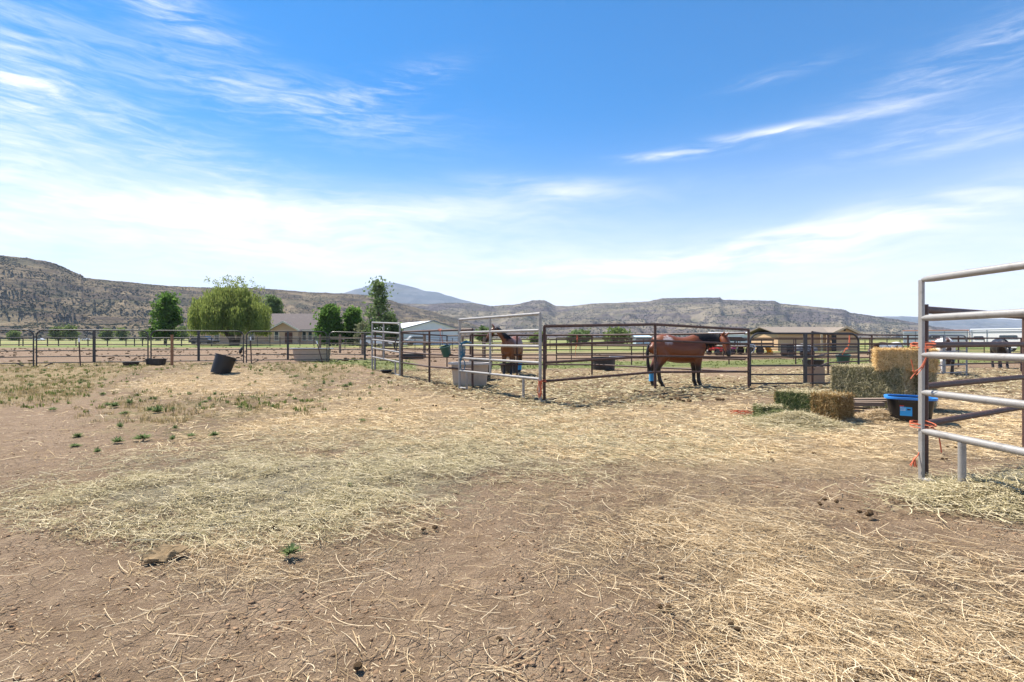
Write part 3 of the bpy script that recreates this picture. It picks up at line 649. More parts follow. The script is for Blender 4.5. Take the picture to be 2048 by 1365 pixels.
p = at(312, 22.0); tub('rubber_trough', 'black rubber trough at the foot of two gates', 'trough', p, [(0.1, 0), (0.36, 0), (0.40, 0.26), (0.36, 0.26), (0.32, 0.04), (0.1, 0.04)], M_BLACK, sx=1.0, sy=0.5, power=4, rim=(0.40, 0.26, 0.02))
p = at(262, 21.6); tub('rubber_pan', 'flat black rubber pan lying under the second gate', 'feed pan', p, bucket_prof(0.26, 0.30, 0.14), M_BLACK, rim=(0.3, 0.14, 0.02))
p = at(624, 26.6); tub('feed_trough', 'long cream trough with white rim behind the gates', 'trough', p, [(0.2, 0), (0.86, 0), (0.92, 0.32), (0.97, 0.62), (0.92, 0.62), (0.8, 0.05), (0.2, 0.05)], M_CREAM, sx=1.0, sy=0.36, power=5, rim=(1.03, 0.64, 0.055), mrim=mat('white_rim', (0.72, 0.71, 0.70), 0.5))
p = at(826, 31.0); o = MB().box((0, 0, 0.17), (1.35, 0.45, 0.32)).build('feed_trough', M_BLACK, None, False, 0.02); o.location = p; tag(o, 'long low black feed trough in the arena behind the bucket', 'trough')
tub('rubber_tub', 'black rubber tub behind the tan board and dark gate', 'tub', (X(1626, 23.6), 23.6, 0), bucket_prof(0.40, 0.46, 0.40), M_BLACK, rim=(0.46, 0.40, 0.02))
# tan board leaning behind the dark gate
o = MB().box((0, 0, 0.26), (0.52, 0.02, 0.52)).build('plywood_board', mat('plywood', (0.40, 0.27, 0.18), 0.8, 0, 0.15, 6, 0.1, 50, stretch=(1, 1, 8)), None, False); o.location = (X(1632, 15.05), 15.05, 0); tag(o, 'square tan plywood board standing behind the dark gate', 'board')

# hanging buckets with their twine
def bucket(name, label, loc, r0, r1, h, rx, ry, hook):
    o = tub(name, label, 'bucket', loc, bucket_prof(r0, r1, h, 0.012), M_GREENP, rx=rx, ry=ry, rim=(r1, h, 0.014))
    inv = (Matrix.Translation(o.location) @ o.rotation_euler.to_matrix().to_4x4()).inverted(); hk = inv @ Vector(hook)
    MB().tube([(-r1, 0, h), ((-r1 + hk.x) / 2, 0.0, h + (hk.z - h) * 0.55), (hk.x, hk.y, h + (hk.z - h) * 0.62), ((r1 + hk.x) / 2, 0.0, h + (hk.z - h) * .55), (r1, 0, h)], 0.006, 6).build('handle', M_RIM, o)
    return o, inv
hook = (X(880, 14.75), 14.78, 1.60)
b1, _ = bucket('feed_bucket', 'green plastic bucket hung tilted on the rusty pen fence', (X(894, 14.8), 14.85, Z(713, 14.8)), 0.12, 0.155, 0.30, math.radians(12), math.radians(-12), (X(886, 14.8), 14.85, 1.35))
tw = MB().tube([hook, (X(881, 14.78), 14.75, 1.5), (X(886, 14.8), 14.8, 1.24)], 0.008, 5).tube([(X(877, 14.75), 14.72, 1.64), (X(880, 14.75), 14.70, 1.60), (X(883, 14.7), 14.72, 1.64), (X(880, 14.8), 14.86, 1.66), (X(877, 14.75), 14.72, 1.64)], 0.012, 5).build('baling_twine', M_TWINE)
tag(tw, 'orange twine holding up the hanging green bucket', 'twine')
b2, _ = bucket('muck_bucket', 'large green tub hung by an orange strap on the far fence', (X(1690, 21.2), 21.3, Z(730, 21.2)), 0.19, 0.27, 0.40, math.radians(6), math.radians(-6), (X(1696, 21.2), 21.2, 1.1))
tw = MB().tube([(X(1697, 21.1), 21.05, 1.56), (X(1698, 21.1), 21.05, 1.25), (X(1694, 21.1), 21.05, 1.05), (X(1690, 21.1), 21.05, 0.98), (X(1683, 21.2), 21.15, 0.72)], 0.022, 5).tube([(X(1697, 21.1), 21.04, 1.55), (X(1695, 21.1), 21.0, 1.2), (X(1691, 21.1), 21.0, 0.95)], 0.025, 5).build('strap', M_TWINE)
tag(tw, 'bright orange strap hanging over the large green tub', 'strap')

# twine and ropes
def wrap(c, r, turns, h, n=12, jit=0.008):
    pts = []
    for i in range(int(turns * n) + 1):
        a = 2 * math.pi * i / n; pts.append(Vector(c) + Vector((math.cos(a) * r[0] + R.uniform(-jit, jit), math.sin(a) * r[1] + R.uniform(-jit, jit), h * (i / (turns * n) - 0.5) + R.uniform(-jit, jit))))
    return pts
b = MB(); c = (3.862, 4.70, 1.262)
b.tube(wrap(c, (0.082, 0.105), 3, 0.06), 0.0042, 5)
for k in range(3):
    b.tube([(X(1851 - k, 4.58), 4.58, 1.265 - .02 * k), (X(1853 + k, 4.575), 4.575, 1.17), (X(1849 - 2 * k, 4.57), 4.57, 1.06), (X(1838 - 5 * k, 4.57), 4.57, 0.96 + .03 * k), (X(1828 - 3 * k, 4.57), 4.57, 0.93 + 0.10 * k)] if k else [(X(1851, 4.58), 4.58, 1.27), (X(1852, 4.57), 4.57, 1.15), (X(1843, 4.57), 4.57, 1.07), (X(1827, 4.57), 4.57, 0.99), (X(1821, 4.57), 4.57, 0.955)], 0.0042, 5)
tag(b.build('baling_twine', M_TWINE), 'orange twine knotted with long tails high on the near right post', 'twine')
b = MB(); b.tube(wrap((3.862, 4.70, 0.515), (0.09, 0.11), 2.5, 0.05), 0.0042, 5)
b.tube([(X(1862, 4.62), 4.62, 0.51), (X(1876, 4.62), 4.62, 0.46), (X(1880, 4.62), 4.62, 0.36), (X(1883, 4.62), 4.62, 0.27)], 0.006, 5)
tag(b.build('baling_twine', M_TWINE), 'orange twine wrapped round the near right post at the lowest rail', 'twine')
b = MB()
for k in range(10): b.tube([(3.775, 4.65, 0.235), (3.755 - R.uniform(0, .02), 4.65 + R.uniform(-.01, .01), 0.205), (3.735 - R.uniform(-.02, .03), 4.65 + R.uniform(-.02, .02), 0.16 - R.uniform(0, .03))], 0.004, 4)
b.tube([(3.81, 4.66, 0.33), (3.79, 4.65, 0.27), (3.775, 4.65, 0.235)], 0.005, 4)
tag(b.build('twine_tassel', M_TWINE), 'frayed orange twine end hanging low on the near right post', 'twine')
b = MB(); b.tube(wrap((0.65, 10.76, 0.44), (0.085, 0.075), 3, 0.06), 0.007, 5)
for k in range(7):
    x0 = 0.60 + R.uniform(-.03, .05); b.tube([(x0, 10.66, 0.45), (x0 + R.uniform(-.03, .03), 10.64, 0.33), (x0 + R.uniform(-.04, .04), 10.64, 0.22), (x0 + R.uniform(-.05, .05), 10.64, R.uniform(.08, .16))], 0.008, 5)
tag(b.build('baling_twine', M_TWINE), 'tangle of orange twine on the foot of the large panel and fence corner', 'twine')
b = MB(); b.tube([(X(1155, 18.6), 18.62, 1.5), (X(1154, 18.6), 18.60, 1.2), (X(1151, 18.6), 18.6, 0.98)], 0.014, 5).tube([(X(1153, 18.6), 18.6, 1.5), (X(1155, 18.6), 18.58, 1.42), (X(1154, 18.6), 18.6, 1.36)], 0.024, 5).tube([(X(1151, 18.6), 18.6, 0.98), (X(1151, 18.6), 18.6, 0.72)], 0.006, 5)
tag(b.build('baling_twine', M_TWINE), 'orange twine dangling from the cross fence near the black stock tank', 'twine')
b = MB()
for k in range(14):
    x0, y0 = flat(1490 + R.uniform(-20, 22), 829 + R.uniform(-4, 4)); a = R.uniform(-.5, .5) ; l = R.uniform(.06, .16)
    b.tube([(x0 - l * math.cos(a), y0 - l * math.sin(a), .03 + R.uniform(0, .02)), (x0, y0, 0.045 + R.uniform(0, .03)), (x0 + l * math.cos(a), y0 + l * math.sin(a), .03)], 0.006, 4)
tag(b.build('baling_twine', M_TWINE), 'loose orange twine lying on the ground beside the broken bale', 'twine')
# teal halter on the middle panel
hx, hy = -1.44, 13.72
b = MB(); q = lambda px, py: (X(px, 13.62), 13.62 + R.uniform(-.03, .03), Z(py, 13.62))
for k in range(6): b.tube([q(922 + R.uniform(-2, 2), 688), q(928 + R.uniform(-3, 3), 684 + R.uniform(-1, 2)), q(936 + R.uniform(-3, 3), 683 + R.uniform(-1, 2)), q(940 + R.uniform(-4, 5), 686)], 0.016, 6)
for px, py0, py1 in ((923, 686, 722), (926, 688, 716), (929, 686, 712)): b.tube([q(px, py0), q(px + 1, (py0 + py1) / 2), q(px - 0.5, py1)], 0.018, 6)
b.tube([q(920, 690), q(921, 715), q(921, 735), q(924, 741), q(928, 741), q(930, 732), q(929, 724), q(925, 716)], 0.014, 6).tube([q(921, 703), q(926, 712), q(931, 705)], 0.016, 6).tube([q(921, 716), q(926, 707), q(930, 714)], 0.016, 6)
tag(b.build('rope_halter', M_TEAL), 'teal rope halter hung on the left end of the large panel', 'halter')
q = lambda px, py: (X(px, 18.3), 18.28 + R.uniform(-.02, .02), Z(py, 18.3)); b = MB()
b.tube([q(795, 672), q(792, 683), q(788, 690), q(790, 697), q(793, 702), q(794, 694), q(796, 686)], 0.022, 6).tube([q(790, 689), q(789, 694), q(791, 699)], 0.03, 6)
tag(b.build('lead_rope', M_BLACK), 'black lead rope hung on the right post of the small panel', 'rope')
b = MB(); q = lambda px, py: (X(px, 24.0), 23.9, Z(py, 24.0))
b.tube([q(487, 693), q(486, 697), q(484, 700), q(483, 705), q(482, 708)], [0.01, 0.04, 0.07, 0.07, 0.03], 8)
tag(b.build('work_glove', M_BLACK), 'black glove hung where the third and fourth gates meet', 'glove')
b = MB(); q = lambda px, py: (X(px, 14.3), 14.25 + R.uniform(-.04, .04), Z(py, 14.3))
b.tube([q(1490, 689), q(1496, 692), q(1503, 694), q(1508, 697), q(1505, 702), q(1502, 707)], 0.018, 6).tube([q(1492, 694), q(1499, 690), q(1506, 690), q(1509, 695)], 0.018, 6).tube([q(1497, 693), q(1497, 699), q(1496, 704)], 0.014, 6)
tag(b.build('gate_chain', mat('zinc', (0.5, 0.5, 0.5), 0.4, 0.7, 0.2, 60, 0.5, 120)), 'grey chain tying the dark gate to the corner post', 'chain')

# ------------------------------------------------------------------ straw ribbons
def ribbons(n, base, direc, length, width, curl, seg=3, lift=0.0, rs=None, normal=None):
    """n curved ribbons: base (n,3), direction (n,3) unit, bend sideways; returns V, F"""
    rs = rs or NR
    up = np.tile(np.array([[0, 0, 1.0]]), (n, 1)) if normal is None else normal
    side = np.cross(direc, up); side /= np.linalg.norm(side, axis=1, keepdims=True) + 1e-9
    t = np.linspace(-0.5, 0.5, seg + 1)
    c = (t ** 2 - 0.08)[None, :] * curl[:, None]
    ctr = base[:, None, :] + direc[:, None, :] * (t[None, :, None] * length[:, None, None]) + side[:, None, :] * (c * length[:, None])[:, :, None]
    tilt = rs.uniform(-0.9, 0.9, n); wv = side * np.cos(tilt)[:, None] + up * np.sin(tilt)[:, None]
    off = wv[:, None, :] * (width[:, None, None] * 0.5)
    V = np.stack([ctr - off, ctr + off], 2).reshape(n, -1, 3)
    q = np.array([[2 * i, 2 * i + 1, 2 * i + 3, 2 * i + 2] for i in range(seg)])
    Fq = q[None] + (np.arange(n) * (2 * (seg + 1)))[:, None, None]
    return V.reshape(-1, 3), Fq.reshape(-1, 4)

# ------------------------------------------------------------------ bales
M_ALF = mat('alfalfa', (0.085, 0.105, 0.042), 1.0, 0, 0.4, 30, 0.8, 70, spec=0.05, col2=(0.17, 0.155, 0.07), c2scale=8, stretch=(3, 1, 1))
M_HAYB = mat('grass_hay', (0.16, 0.15, 0.07), 1.0, 0, 0.4, 30, 0.8, 70, spec=0.05, col2=(0.08, 0.085, 0.038), c2scale=7)
M_STRB = mat('wheat_straw', (0.42, 0.28, 0.12), 1.0, 0, 0.4, 30, 0.8, 70, spec=0.05, col2=(0.26, 0.16, 0.07), c2scale=7)
S_STRAW = strawmat('straw_blades', (0.25, 0.17, 0.095), (0.52, 0.39, 0.23), (0.74, 0.62, 0.43))
S_HAY = strawmat('hay_blades', (0.25, 0.22, 0.115), (0.47, 0.40, 0.245), (0.70, 0.61, 0.42))
S_ALF = strawmat('alfalfa_blades', (0.055, 0.085, 0.03), (0.13, 0.16, 0.06), (0.34, 0.32, 0.17))
S_BLEACH = strawmat('bleached_straw', (0.36, 0.25, 0.13), (0.66, 0.50, 0.29), (0.84, 0.70, 0.47))
S_GOLD = strawmat('gold_blades', (0.42, 0.27, 0.11), (0.70, 0.49, 0.22), (0.85, 0.67, 0.38))
S_HAYG = strawmat('grey_green_hay_blades', (0.12, 0.12, 0.06), (0.28, 0.255, 0.14), (0.56, 0.49, 0.31))
S_DRYEND = strawmat('dry_end_blades', (0.19, 0.115, 0.045), (0.34, 0.22, 0.09), (0.52, 0.38, 0.19))

def bale(label, loc, rz, L, Wd, H, body, blades, topblades=None, endblades=None, n=1500, group=None, twine=True, tilt=0.0, name='hay_bale', seed=0, flakes=0):
    rs = np.random.default_rng(100 + seed)
    root = thing(name, label, 'bale', loc, rz, group); root.rotation_euler = (tilt, 0, rz)
    bm = bmesh.new(); bmesh.ops.create_cube(bm, size=1)
    bmesh.ops.subdivide_edges(bm, edges=bm.edges[:], cuts=14, use_grid_fill=True)
    for v in bm.verts:
        p = Vector((v.co.x * L, v.co.y * Wd, (v.co.z + 0.5) * H)); nrm = Vector(v.co).normalized()
        rnd = 1 - 0.10 * max(0, (abs(v.co.x) + abs(v.co.y) + abs(v.co.z) - 1.0)) ; p = Vector((p.x * rnd, p.y * rnd, H / 2 + (p.z - H / 2) * rnd))
        k = 0.022 * mnoise.fractal(p * 7 + Vector((seed, 0, 0)), 1, 2, 3) + 0.010 * mnoise.noise(p * 30)
        if flakes: k -= 0.014 * (abs(math.sin(p.x / L * math.pi * flakes)) < 0.16)
        v.co = p + nrm * k
    me = bpy.data.meshes.new('bale_body'); bm.to_mesh(me); bm.free(); me.materials.append(body)
    bo = bpy.data.objects.new('bale_body', me); C.objects.link(bo); bo.parent = root
    # stems on each face
    def face(n, ax, sg, bl, ln, nm):
        u = rs.uniform(-0.5, 0.5, (n, 3)) * np.array([L, Wd, H]); u[:, ax] = sg * np.array([L, Wd, H])[ax] / 2 + sg * rs.uniform(-.012, .022, n)
        d = rs.normal(0, 1, (n, 3)); d[:, ax] *= 0.28
        if ax == 1: d[:, 2] *= 1.5
        d /= np.linalg.norm(d, axis=1, keepdims=True); u[:, 2] += H / 2
        nv = np.zeros((n, 3)); nv[:, ax] = sg
        return ribbons(n, u, d, ln * rs.uniform(.5, 1.3, n), rs.uniform(.0035, .007, n), rs.uniform(-.8, .8, n), 3, rs=rs, normal=nv)
    groups = {}
    for ax, sg, bl, ln, k in ((1, -1, blades, .10, 1.0), (1, 1, blades, .10, .5), (2, 1, topblades or blades, .13, 1.0), (0, 1, endblades or blades, .13, .6), (0, -1, endblades or blades, .13, .6)):
        groups.setdefault(bl.name, [bl, [], 0]); g = groups[bl.name]; V, Fq = face(int(n * k), ax, sg, bl, ln, None); g[1].append((V, Fq + g[2])); g[2] += len(V)
    for nm, (bl, L_, _) in groups.items():
        npmesh('loose_stems', np.concatenate([a for a, _ in L_]), np.concatenate([f for _, f in L_]), bl, root)
    if twine:
        for yy in (-Wd * .25, Wd * .25):
            MB().tube([(-L / 2 - .012, yy, .03), (-L / 2 - .012, yy, H * .97), (-L / 4, yy, H + .012), (L / 4, yy, H + .014), (L / 2 + .012, yy, H * .97), (L / 2 + .012, yy, .03)], 0.004, 4).build('twine', mat('sisal', (0.30, 0.20, 0.11), 0.9), root)
    return root
# broken bale in front
ang = math.radians(-24)
fb_ = bale('broken alfalfa bale lying by the loose hay with a dry tan right end', (X(1624, 8.55), 8.55, 0.0), math.radians(-58), 1.02, 0.46, 0.41, M_ALF, S_ALF, S_HAY, S_DRYEND, 2600, seed=1, flakes=4)
def dry_flakes(root, L, Wd, H, x0, n=2600):
    rs = np.random.default_rng(77); b = MB()
    for k in range(3):
        w = (L / 2 - x0) / 3; b.box((x0 + w * (k + .5), R.uniform(-.008, .008), H * .5), (w * .93, Wd + .035, H + .02), R.uniform(-.03, .03))
    o = b.build('dry_flakes', M_DRYE, root, False, 0.02); o['label'] = 'tan dried flakes at the right end'
    u = rs.uniform(-.5, .5, (n, 3)) * np.array([L / 2 - x0 + .02, Wd + .06, H + .04]) + np.array([(L / 2 + x0) / 2, 0, H / 2])
    f = rs.integers(0, 3, n); sg = np.where(rs.random(n) < .75, 1, -1)
    u[f == 0, 0] = L / 2 + rs.uniform(0, .03, (f == 0).sum()); u[f == 1, 1] = -(Wd / 2 + .02) - rs.uniform(-.01, .02, (f == 1).sum()); u[f == 2, 2] = H + rs.uniform(.0, .03, (f == 2).sum())
    d = rs.normal(0, 1, (n, 3)) * np.where(f[:, None] == 2, [[.6, 1, .2]], [[.35, .5, 1]]); d /= np.linalg.norm(d, axis=1, keepdims=True)
    nv = np.zeros((n, 3)); nv[f == 0, 0] = 1; nv[f == 1, 1] = -1; nv[f == 2, 2] = 1
    V, Fq = ribbons(n, u, d, rs.uniform(.05, .16, n), rs.uniform(.0035, .007, n), rs.uniform(-.8, .8, n), 3, rs=rs, normal=nv)
    npmesh('loose_stems', V, Fq, S_DRYEND, o)
M_DRYE = mat('dry_hay_end', (0.24, 0.15, 0.065), 1.0, 0, 0.4, 30, 0.8, 70, spec=0.05, col2=(0.14, 0.09, 0.04), c2scale=8)
dry_flakes(fb_, 1.02, 0.46, 0.41, 0.12)
bale('small green flake of hay fallen against the broken bale', (X(1540, 8.62), 8.62, 0.0), math.radians(-8), 0.40, 0.36, 0.17, M_ALF, S_ALF, S_HAY, S_ALF, 800, twine=False, seed=2, name='hay_flake')
# the stack
rzS = math.radians(-56); ux, uy = math.cos(rzS), math.sin(rzS); nx_, ny_ = -uy, ux
fc = Vector((X(1806, 9.35), 9.35, 0))               # front right corner of the stack on the ground
def stk(along, depth, z): return (fc.x - ux * along + nx_ * depth, fc.y - uy * along + ny_ * depth, z)
GS = 'bales stacked on the boards'
bale('green grey hay bale at the bottom of the stack, partly hidden by boards', stk(0.60, 0.25, 0.0), rzS, 1.22, 0.50, 0.40, M_HAYB, S_HAYG, S_HAY, S_HAY, 2600, GS, seed=3, flakes=8)
bale('green grey hay bale in the middle of the stack under the golden straw', stk(0.62, 0.26, 0.39), rzS + 0.02, 1.20, 0.50, 0.385, M_HAYB, S_HAYG, S_HAY, S_HAY, 2800, GS, seed=4, flakes=8)
bale('second row hay bale behind the stack, showing right of the near post', stk(0.35, 0.80, 0.0), rzS, 1.1, 0.50, 0.80, M_HAYB, S_HAY, S_HAY, S_HAY, 1800, GS, seed=5)
bale('golden wheat straw bale on top of the stack', stk(0.10, 0.34, 0.765), rzS + math.radians(26), 0.88, 0.50, 0.36, M_STRB, S_GOLD, S_GOLD, S_GOLD, 3600, GS, seed=6, name='straw_bale')
# rotten pallet boards under the stack
M_OLDW = mat('old_boards', (0.23, 0.17, 0.125), 0.9, 0, 0.35, 14, 0.6, 60, stretch=(0.2, 1, 1), col2=(0.12, 0.09, 0.07), c2scale=9)
pr = thing('wooden_pallet', 'broken grey wooden pallet boards under the hay stack', 'pallet', (X(1732, 8.9), 8.9, 0.0), math.radians(-6))
for i, (x, y, z, l, a, ht) in enumerate([(0.05, 0.10, 0.255, 0.78, -.02, 0.03), (-0.04, 0.0, 0.18, 0.62, -.05, 0.07), (0.12, -0.10, 0.055, 0.42, 0.12, 0.09), (-0.10, 0.05, 0.10, 0.6, 0.05, 0.03), (0.1, 0.2, 0.2, 0.7, 0.0, 0.03), (-0.22, -0.03, 0.04, 0.5, 0.4, 0.05)]):
    MB().box((x, y, z), (l, 0.12, ht), a, R.uniform(-.06, .06), R.uniform(-.06, .06)).build('board', M_OLDW, pr, False, 0.004)

# ------------------------------------------------------------------ loose straw and hay on the ground (uncountable)
def litter(name, label, n, zi, dmin, dmax, mtl, ln, wd, seed, power=1.0, zlift=0.02, base=0.0, bend=1.0, xlim=None):
    rs = np.random.default_rng(seed); got = []; tot = 0
    while tot < n:
        m_ = 60000; d = dmin * (dmax / dmin) ** rs.random(m_); x = (rs.random(m_) * 2 - 1) * d * 1.18
        zz = zones(x, d)[zi]; cl = 0.5 + 0.9 * nb(x * 1.1, d * 1.1, seed, 4)
        k = rs.random(m_) < np.clip((zz ** power) * np.clip(0.15 + 1.0 * cl + 0.9 * nb(x * 4.5, d * 4.5, seed + 3, 3), 0.03, 1.2), base, 1) * (1 if power else 1)
        got.append(np.stack([x[k], d[k]], 1)); tot += k.sum()
        if k.sum() == 0: break
    P = np.concatenate(got)[:n]; n = len(P); x, y = P[:, 0], P[:, 1]
    den = zones(x, y)[zi]
    z = G(x, y) + rs.random(n) ** 2 * zlift * (0.4 + den) + 0.006 + relief(x, y) + 0.03 * (zi == 1) * den * (0.4 + nb(x * 3, y * 3, 9.0, 3)) + 0.05 * (zi == 2) * den * nb(x * 2.2, y * 2.2, 3.3, 4)
    a = rs.normal(-0.45, 0.75, n); a2 = rs.random(n) < 0.3; a[a2] = rs.uniform(-3.14, 3.14, a2.sum())
    d = np.stack([np.cos(a), np.sin(a), rs.normal(0, 0.10, n)], 1); d /= np.linalg.norm(d, axis=1, keepdims=True)
    L_ = ln[0] + (ln[1] - ln[0]) * rs.random(n) ** 2.8
    V, Fq = ribbons(n, np.stack([x, y, z], 1), d, L_, rs.uniform(wd[0], wd[1], n) * np.clip(y / 6.0, 0.9, 2.4), rs.normal(0, 0.36 * bend, n), 4, rs=rs)
    return tag(npmesh(name, V, Fq, mtl), label, None, None, 'stuff')
litter('loose_straw', 'loose tan straw strewn over the near dirt', 26000, 0, 1.75, 6.5, S_STRAW, (0.015, 0.27), (0.0014, 0.0038), 1, 1.5, 0.035, 0.012)
litter('loose_straw', 'trampled straw spread over the middle of the yard', 38000, 0, 5.5, 24, S_BLEACH, (0.05, 0.30), (0.003, 0.006), 2, 1.0, 0.03, 0.03)
litter('loose_hay', 'pale green hay spread in a patch across the yard', 46000, 1, 2.6, 10, S_HAY, (0.03, 0.24), (0.002, 0.005), 3, 1.0, 0.06)
litter('straw_chaff', 'short broken chaff trodden into the dirt', 30000, 0, 1.7, 7, S_STRAW, (0.006, 0.045), (0.0012, 0.0034), 9, 1.0, 0.004, 0.16, 0.5)
litter('scattered_stems', 'single straw stems scattered over bare dirt', 5200, 0, 1.7, 12, S_STRAW, (0.012, 0.22), (0.0016, 0.004), 4, 0.0, 0.012, 0.10, 1.4)
litter('pen_litter', 'trampled hay and manure litter in the pens', 16000, 2, 9, 24, S_HAY, (0.05, 0.25), (0.005, 0.009), 5, 1.0, 0.06)
# hay heaped beside the broken bale and at the right panel leg
def heap(name, label, px, py, rx, ry, h, n, mtl, seed, d=None):
    rs = np.random.default_rng(seed); x0, y0 = flat(px, py)
    u = rs.normal(0, 0.5, (n, 2)); r2 = (u ** 2).sum(1); x = x0 + u[:, 0] * rx; y = y0 + u[:, 1] * ry
    z = h * np.exp(-r2 * 1.6) * rs.random(n) ** 0.5 + 0.01
    dd = rs.normal(0, 1, (n, 3)); dd[:, 2] *= 0.22; dd /= np.linalg.norm(dd, axis=1, keepdims=True)
    V, Fq = ribbons(n, np.stack([x, y, z], 1), dd, rs.uniform(.05, .24, n), rs.uniform(.003, .006, n), rs.normal(0, .6, n), 4, rs=rs)
    return tag(npmesh(name, V, Fq, mtl), label, None, None, 'stuff')
heap('loose_hay', 'green loose hay spilled in front of the broken bale', 1590, 846, 0.62, 0.42, 0.17, 5200, S_HAY, 31)
heap('loose_hay', 'green alfalfa leaf spilled at the flake of hay', 1560, 838, 0.40, 0.28, 0.15, 2200, S_ALF, 32)
heap('loose_hay', 'green hay heaped round the leg of the right panel', 2035, 1000, 0.85, 0.42, 0.15, 9000, S_HAY, 33)
heap('loose_hay', 'pale straw gathered along the foot of the broken bale', 1660, 842, 0.5, 0.16, 0.07, 1300, S_STRAW, 34)
heap('loose_hay', 'straw caught between the pallet boards and the black tub', 1755, 838, 0.40, 0.22, 0.16, 1300, S_STRAW, 35)

# small clods of dirt (uncountable)
def clods(name, label, n, dmin, dmax, r, mtl, seed, zi=None):
    rs = np.random.default_rng(seed); n3 = n; n = n * 3 // 3; d = dmin * (dmax / dmin) ** rs.random(n * 3); x = (rs.random(n * 3) * 2 - 1) * d * 1.15
    zz = zones(x, d); k = rs.random(n * 3) < ((1 - 0.8 * np.maximum(zz[0], zz[1])) * np.clip(0.35 + 1.5 * nb(x * 1.7, d * 1.7, 4, 4), 0.04, 1) if zi is None else zz[zi]); x, d = x[k][:n], d[k][:n]; n = len(x)
    z = G(x, d) + relief(x, d)
    v0, f0 = ICO; rad = r[0] + (r[1] - r[0]) * rs.random(n) ** 10
    sc = rad[:, None] * np.stack([rs.uniform(.7, 1.5, n), rs.uniform(.7, 1.3, n), rs.uniform(.35, .8, n)], 1)
    V = v0[None] * (1 + 1.3 * (rs.random((n, len(v0), 1)) - 0.5)) * sc[:, None, :] + np.stack([x, d, z], 1)[:, None, :]
    Fq = f0[None] + (np.arange(n) * len(v0))[:, None, None]
    return tag(npmesh(name, V.reshape(-1, 3), Fq.reshape(-1, 3), mtl), label, None, None, 'stuff')
M_CLOD = mat('dirt_clod', (0.23, 0.15, 0.092), 1.0, 0, 0.3, 20, 0.5, 90, island=0.35, spec=0.05)
M_DUNG = mat('dry_manure', (0.105, 0.068, 0.038), 1.0, 0, 0.4, 30, 0.8, 90, spec=0.05, col2=(0.15, 0.105, 0.06), c2scale=18)
clods('dirt_clods', 'crumbs and small clods of dry dirt', 30000, 1.7, 8, (0.0018, 0.0135), M_CLOD, 41)
rs_ = np.random.default_rng(61); n_ = 1500; y_ = 26 + 40 * rs_.random(n_); x_ = -np.abs(rs_.random(n_)) * y_ * 1.15 - 1.5; k_ = nb(x_ * .12, y_ * .12, 2, 3) > -.15; x_, y_ = x_[k_], y_[k_]
blobs('manure_crumbs', 'dark clods and manure strewn over the arena dirt', np.stack([x_, y_, G(x_, y_) + .01], 1), 0.03 + 0.10 * rs_.random(len(x_)) ** 3, M_DUNG, 0.5, 8)
clods('manure_crumbs', 'dark crumbled manure trodden into the pens', 3500, 9.5, 24, (0.015, 0.075), M_DUNG, 42, 2)

# horse droppings one can count
def dung_mesh(seed, n, r):
    rs = random.Random(seed); b = MB()
    for i in range(n):
        v0, f0 = ICO; c = Vector((rs.uniform(-1, 1) * r * n ** .5, rs.uniform(-1, 1) * r * n ** .5, r * .6)); k = r * rs.uniform(.7, 1.2)
        b.add([c + Vector(v) * k * rs.uniform(.8, 1.1) for v in v0], [tuple(f) for f in f0])
    return b
spots = [(862, 1058, .028, 3), (547, 1053, .022, 4), (598, 1057, .02, 4), (674, 955, .02, 3), (1005, 1282, .024, 1), (1330, 1215, .022, 2), (1735, 1027, .03, 5), (1664, 1003, .028, 3), (1540, 905, .022, 2), (1545, 920, .022, 2), (1628, 907, .022, 2), (1575, 882, .02, 1), (1098, 822, .03, 3),
         (1110, 842, .04, 3), (1352, 800, .07, 6), (1376, 803, .06, 6), (1440, 800, .05, 5), (720, 1340, .03, 1), (1470, 1255, .02, 2), (870, 812, .03, 2), (965, 818, .03, 2), (1888, 918, .02, 2), (1640, 1008, .02, 2), (1270, 823, .03, 3), (1905, 895, .025, 3)]
DG = 'horse droppings on the yard'; protos = [dung_mesh(i, k, 1.0) for i, k in enumerate((1, 2, 3, 5))]; PM = {}
for px, py, r, n in spots:
    k = min(range(4), key=lambda i: abs((1, 2, 3, 5)[i] - n))
    if k not in PM:
        o = protos[k].build('horse_dropping', M_DUNG); PM[k] = o
    else: o = PM[k].copy(); C.objects.link(o)
    x, y = flat(px, py); o.location = (x, y, gz(x, y) - 0.005); o.scale = (r * .8, r * .8, r * .55); o.rotation_euler = (0, 0, R.uniform(0, 6))
    tag(o, 'small dark horse dropping lying on the yard', 'dropping', DG)
bm = MB(); pts = []
x, y = flat(330, 1112)
b = MB().lathe([(.02, 0), (.09, 0), (.112, .008), (.115, .016), (.10, .030), (.075, .030), (.05, .024), (.02, .027)], 26, 1.0, .6); b.v = [(x * (1 + .35 * fb(x * 18, y * 18, z * 20, 3)), y * (1 + .35 * fb(x * 18, y * 18, 5 + z * 20, 3)), z * (1 + .7 * fb(x * 25, y * 25, 9, 3))) for x, y, z in b.v]
o = b.build('dung_pat', mat('dung_pat', (0.21, 0.145, 0.075), 1.0, 0, 0.3, 20, 0.7, 60)); o.location = (x, y, .0); o.rotation_euler = (math.radians(10), math.radians(-8), .35); tag(o, 'flat tan dried dung pat on bare dirt at lower left', 'dung pat')

